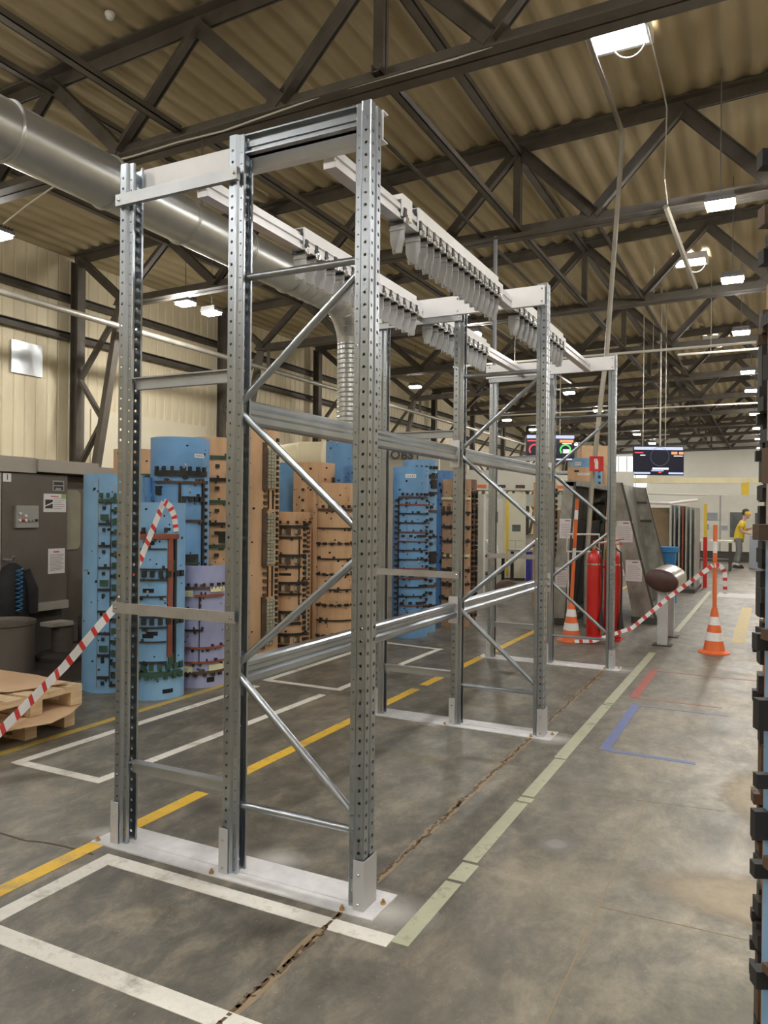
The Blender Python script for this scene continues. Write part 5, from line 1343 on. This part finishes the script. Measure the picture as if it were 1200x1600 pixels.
# body (skin): pelvis root, spine leaning to +X, neck, head, legs, arms with hands
bv = [(X0, Y0_, .93), (X0 + .03, Y0_, 1.12), (X0 + .08, Y0_, 1.34), (X0 + .12, Y0_, 1.44), (X0 + .17, Y0_, 1.50), (X0 + .20, Y0_, 1.57), (X0 + .21, Y0_, 1.66),
      (X0, Y0_ - .10, .88), (X0 + .03, Y0_ - .11, .50), (X0 - .02, Y0_ - .11, .10), (X0 + .13, Y0_ - .11, .05),
      (X0, Y0_ + .10, .88), (X0 + .0, Y0_ + .12, .50), (X0 - .10, Y0_ + .12, .10), (X0 + .05, Y0_ + .12, .05),
      (X0 + .10, Y0_ - .19, 1.40), (X0 + .06, Y0_ - .23, 1.14), (X0 + .28, Y0_ - .17, 1.06), (X0 + .36, Y0_ - .15, 1.06),
      (X0 + .10, Y0_ + .19, 1.40), (X0 + .12, Y0_ + .23, 1.15), (X0 + .33, Y0_ + .15, 1.22), (X0 + .40, Y0_ + .13, 1.25)]
be = [(0, 1), (1, 2), (2, 3), (3, 4), (4, 5), (5, 6), (0, 7), (7, 8), (8, 9), (9, 10), (0, 11), (11, 12), (12, 13), (13, 14), (2, 15), (15, 16), (16, 17), (17, 18), (2, 19), (19, 20), (20, 21), (21, 22)]
brd = [.08, .085, .095, .06, .05, .075, .085, .065, .055, .045, .035, .065, .055, .045, .035, .06, .045, .035, .03, .06, .045, .035, .03]
skinned('body', bv, be, brd, 'skin', pw)
skinned('t_shirt', [(X0 - .005, Y0_, .80), (X0 + .03, Y0_, 1.12), (X0 + .09, Y0_, 1.34), (X0 + .12, Y0_, 1.42), (X0 + .10, Y0_ - .20, 1.39), (X0 + .07, Y0_ - .23, 1.24), (X0 + .10, Y0_ + .20, 1.39), (X0 + .11, Y0_ + .23, 1.24)],
        [(0, 1), (1, 2), (2, 3), (2, 4), (4, 5), (2, 6), (6, 7)], [(.15, .16), (.145, .16), (.145, .15), .075, .085, .068, .085, .068], 'tshirt_yellow', pw)
skinned('trousers', [(X0, Y0_, .98), (X0, Y0_ - .10, .86), (X0 + .03, Y0_ - .11, .50), (X0 - .015, Y0_ - .11, .14), (X0, Y0_ + .10, .86), (X0, Y0_ + .12, .50), (X0 - .09, Y0_ + .12, .14)],
        [(0, 1), (1, 2), (2, 3), (0, 4), (4, 5), (5, 6)], [.135, .105, .085, .075, .105, .085, .075], 'trousers_grey', pw)
for dy, dx in ((-.11, 0), (.12, -.08)):
    part('shoe', B().lathe([(.055, 0), (.06, .02), (.055, .06), (.04, .10), (.03, .11)], (X0 + dx + .03, Y0_ + dy, 0), 14, sx=2.1, sy=.85), 'shoe_black', pw, smooth=True)
    part('sock', B().lathe([(.052, .10), (.055, .16)], (X0 + dx - .015, Y0_ + dy, 0), 12), 'paper', pw, smooth=True)
hd = B(); hd.lathe([(.03, 1.50), (.07, 1.53), (.09, 1.60), (.097, 1.67), (.085, 1.74), (.05, 1.78), (.01, 1.79)], (X0 + .215, Y0_, 0), 18, sx=1.05, sy=.82)
hd.lathe([(.012, 1.605), (.016, 1.62), (.008, 1.66)], (X0 + .318, Y0_, 0), 8)
part('head', hd, 'skin', pw, smooth=True)
part('hair', B().lathe([(.085, 1.62), (.104, 1.68), (.098, 1.75), (.065, 1.80), (.01, 1.82)], (X0 + .19, Y0_, 0), 16, sx=1.08, sy=.92), 'hair_brown', pw, smooth=True)
part('headband', B().lathe([(.103, 1.645), (.108, 1.665), (.106, 1.715), (.098, 1.73)], (X0 + .21, Y0_, 0), 16, sx=1.06, sy=.92), 'yellow_paint', pw, smooth=True)
part('ear', B().lathe([(.01, 1.60), (.022, 1.62), (.018, 1.655)], (X0 + .20, Y0_ - .085, 0), 8, sx=1, sy=.5), 'skin', pw, smooth=True)
for yy in (-.033, .033): part('eye', B().lathe([(.004, 1.645), (.009, 1.652), (.004, 1.66)], (X0 + .305, Y0_ + yy, 0), 8), 'ink', pw)
part('mouth', B().box(X0 + .296, X0 + .306, Y0_ - .025, Y0_ + .025, 1.572, 1.578), 'ink_red', pw)
for (hx, hy, hz_) in ((X0 + .36, Y0_ - .15, 1.06), (X0 + .40, Y0_ + .13, 1.25)):
    hb = B(); hb.box(hx - .02, hx + .07, hy - .04, hy + .04, hz_ - .014, hz_ + .014)
    for k in range(4): hb.tube([(hx + .065, hy - .03 + .02 * k, hz_), (hx + .11 - .006 * abs(k - 1), hy - .03 + .02 * k, hz_ - .005), (hx + .135 - .01 * abs(k - 1), hy - .03 + .02 * k, hz_ - .025)], .009, 6)
    hb.tube([(hx, hy + .035, hz_), (hx + .04, hy + .06, hz_ - .01), (hx + .07, hy + .06, hz_ - .02)], .010, 6)
    part('hand', hb, 'skin', pw, smooth=True)

# ---- machinery glimpsed through the second and third frames
cm = thing('beige_control_cabinet', 'tall cream control cabinet with yellow edge seen through the second frame', 'cabinet', (-5.4, 17.8, 0))
part('body', B().hexa([(-5.64, 17.65, .06), (-5.22, 17.86, .06), (-5.45, 18.3, .06), (-5.87, 18.1, .06)], [(-5.64, 17.65, 2.08), (-5.22, 17.86, 2.08), (-5.45, 18.3, 2.08), (-5.87, 18.1, 2.08)]), 'cabinet_cream', cm)
part('plinth', B().hexa([(-5.64, 17.65, 0), (-5.22, 17.86, 0), (-5.45, 18.3, 0), (-5.87, 18.1, 0)], [(-5.64, 17.65, .06), (-5.22, 17.86, .06), (-5.45, 18.3, .06), (-5.87, 18.1, .06)]), 'machine_deep', cm)
n_ = Vector((.4503, -.8929, 0))
part('yellow_edge', place(B().box(-.03, .03, -.95, .95, 0, .012), Vector((-5.61, 17.66, 1.05)) + n_ * .001, R_, (0, 0, 1)), 'yellow_paint', cm)
part('display', place(B().box(-.10, .10, -.08, .08, 0, .008), Vector((-5.42, 17.76, 1.25)) + n_ * .001, R_, (0, 0, 1)), 'glass_dark', cm)
part('drawer_seam', place(B().box(-.17, .2, -.005, .005, 0, .004).box(.0, .008, -.3, 0, 0, .004), Vector((-5.44, 17.75, .95)) + n_ * .001, R_, (0, 0, 1)), 'ink_grey', cm)
lm = thing('pale_line_machine', 'long pale converting machine behind the second frame', 'machine', (-5, 20.5, 0))
part('upper_beam', B().hexa([(-7.6, 18.6, 2.2), (-3.2, 20.8, 2.2), (-3.6, 21.6, 2.2), (-8, 19.4, 2.2)], [(-7.6, 18.6, 2.72), (-3.2, 20.8, 2.72), (-3.6, 21.6, 2.72), (-8, 19.4, 2.72)]), 'cabinet_white', lm)
part('lower_beam', B().hexa([(-7.6, 18.65, 1.8), (-3.2, 20.85, 1.8), (-3.6, 21.6, 1.8), (-8, 19.4, 1.8)], [(-7.6, 18.65, 2.1), (-3.2, 20.85, 2.1), (-3.6, 21.6, 2.1), (-8, 19.4, 2.1)]), 'panel_glass', lm)
for k in range(9):
    part('marker', place(B().box(-.12, .12, -.04, .04, 0, .01), Vector((-7.2 + .45 * k, 18.8 + .225 * k, 2.30)) + n_ * .002, R_, (0, 0, 1)), ['ink', 'cone_orange', 'ink', 'rubber_brown'][k % 4], lm)
part('left_tower', B().hexa([(-7.0, 18.9, 0), (-6.2, 19.3, 0), (-6.5, 19.9, 0), (-7.3, 19.5, 0)], [(-7.0, 18.9, 1.98), (-6.2, 19.3, 1.98), (-6.5, 19.9, 1.98), (-7.3, 19.5, 1.98)]), 'cabinet_white', lm)
part('centre_tower', B().hexa([(-5.2, 19.8, 0), (-4.4, 20.2, 0), (-4.7, 20.8, 0), (-5.5, 20.4, 0)], [(-5.2, 19.8, 1.7), (-4.4, 20.2, 1.7), (-4.7, 20.8, 1.7), (-5.5, 20.4, 1.7)]), 'board_brown', lm)
part('right_tower', B().hexa([(-3.9, 20.45, 0), (-3.3, 20.75, 0), (-3.6, 21.3, 0), (-4.2, 21.0, 0)], [(-3.9, 20.45, 2.0), (-3.3, 20.75, 2.0), (-3.6, 21.3, 2.0), (-4.2, 21.0, 2.0)]), 'cabinet_white', lm)
for k, (x, y) in enumerate(((-6.75, 19.0), (-6.45, 19.15))):
    part('window', place(B().box(-.1, .1, -.14, .14, 0, .006), Vector((x, y, 1.5)) + n_ * .03, R_, (0, 0, 1)), 'glass_dark', lm)
yg = thing('yellow_guard', 'vertical yellow guard plate above the white stacks', 'guard', (-6.25, 17.1, 0))
part('plate', B().box(-6.31, -6.19, 17.08, 17.13, 1.2, 2.0), 'yellow_paint', yg)
part('leg', B().box(-6.27, -6.23, 17.13, 17.17, 0, 1.9), 'galv_dull', yg)
single('white_post', B().box(-4.9, -4.78, 13.6, 13.72, 0, 1.95), 'cabinet_white', 'white square post right of the dark die', 'post', (-4.84, 13.66, 0))
single('blue_pole', B().tube([(-5.1, 15.0, 0), (-5.1, 15.0, 1.9)], .035, 8), 'bin_blue', 'blue pole beside the white square post', 'post', (-5.1, 15.0, 0), smooth=True)
for k in range(5):
    single('white_sheet_stack', B().box(-6.4 + .02 * k, -5.42 - .02 * k, 15.9, 16.5, .70 + .062 * k, .755 + .062 * k), 'paper', 'bundle of white board on the stack table, %s from the bottom' % ['first', 'second', 'third', 'fourth', 'fifth'][k], 'board stack', (-5.9, 16.2, .7 + .062 * k), group='white board bundles')
st = thing('stack_table', 'dark table carrying the white board bundles', 'table', (-5.85, 16.2, 0))
part('table_top', B().box(-6.48, -5.28, 15.85, 16.55, .64, .70), 'machine_deep', st)
for x, y in ((-6.43, 15.9), (-5.33, 15.9), (-6.43, 16.5), (-5.33, 16.5)): part('leg', B().box(x - .03, x + .03, y - .03, y + .03, 0, .64), 'machine_deep', st)
part('shelf', B().box(-6.43, -5.33, 15.9, 16.5, .25, .28), 'machine_deep', st)
wt = thing('work_bench', 'low bench with a blue leg seen through the second frame', 'bench', (-4.6, 16.2, 0))
part('bench_top', B().hexa([(-5.0, 16.0, .78), (-4.2, 16.4, .78), (-4.4, 16.8, .78), (-5.2, 16.4, .78)], [(-5.0, 16.0, .82), (-4.2, 16.4, .82), (-4.4, 16.8, .82), (-5.2, 16.4, .82)]), 'galv_dull', wt)
part('blue_leg', B().box(-4.72, -4.6, 16.18, 16.3, 0, .78), 'post_blue', wt)
part('leg', B().box(-4.26, -4.20, 16.42, 16.48, 0, .78), 'machine_deep', wt)
part('leg', B().box(-5.1, -5.04, 16.3, 16.36, 0, .78), 'machine_deep', wt)
single('white_cabinet', B().hexa([(-4.6, 17.0, 0), (-4.15, 17.2, 0), (-4.35, 17.6, 0), (-4.8, 17.4, 0)], [(-4.6, 17.0, 1.15), (-4.15, 17.2, 1.15), (-4.35, 17.6, 1.15), (-4.8, 17.4, 1.15)]), 'cabinet_white', 'low white cabinet behind the bench', 'cabinet', (-4.5, 17.3, 0))
bag = B().lathe([(.17, 0), (.22, .06), (.20, .16), (.13, .23), (.04, .26)], (-4.75, 15.0, 0), 14, sx=1.2, sy=.8)
single('brown_sack', bag, 'rubber_brown', 'slumped brown sack on the floor under the bench', 'sack', (-4.75, 15.0, 0), smooth=True)
single('cardboard_box', B().hexa([(-3.42, 15.6, 2.45), (-2.95, 15.84, 2.45), (-3.15, 16.2, 2.45), (-3.6, 16.0, 2.45)], [(-3.42, 15.6, 2.98), (-2.95, 15.84, 2.98), (-3.15, 16.2, 2.98), (-3.6, 16.0, 2.98)]), 'cardboard', 'cardboard box on a high shelf behind the fire sign', 'box', (-3.3, 15.9, 2.45))
sh = thing('high_shelf', 'grey shelf carrying the cardboard box behind the far dies', 'shelf', (-3.3, 15.9, 0))
part('shelf_board', B().hexa([(-4.0, 15.3, 2.41), (-2.8, 15.9, 2.41), (-3.05, 16.35, 2.41), (-4.2, 15.8, 2.41)], [(-4.0, 15.3, 2.45), (-2.8, 15.9, 2.45), (-3.05, 16.35, 2.45), (-4.2, 15.8, 2.45)]), 'galv_dull', sh)
for x, y in ((-3.95, 15.36), (-2.86, 15.9), (-3.07, 16.28), (-4.12, 15.76)): part('post', B().box(x - .03, x + .03, y - .03, y + .03, 0, 2.41), 'galv_dull', sh)

sd_ = thing('smoke_detector', 'small white detector on the roof deck at top left', 'detector', (-8.45, 7.95, 8.55))
part('base', B().lathe([(.07, .06), (.07, .09)], (-8.45, 7.95, 8.55), 14), 'paper', sd_, smooth=True)
part('head', B().lathe([(.03, 0), (.055, .02), (.06, .06)], (-8.45, 7.95, 8.55), 14), 'paper', sd_, smooth=True)
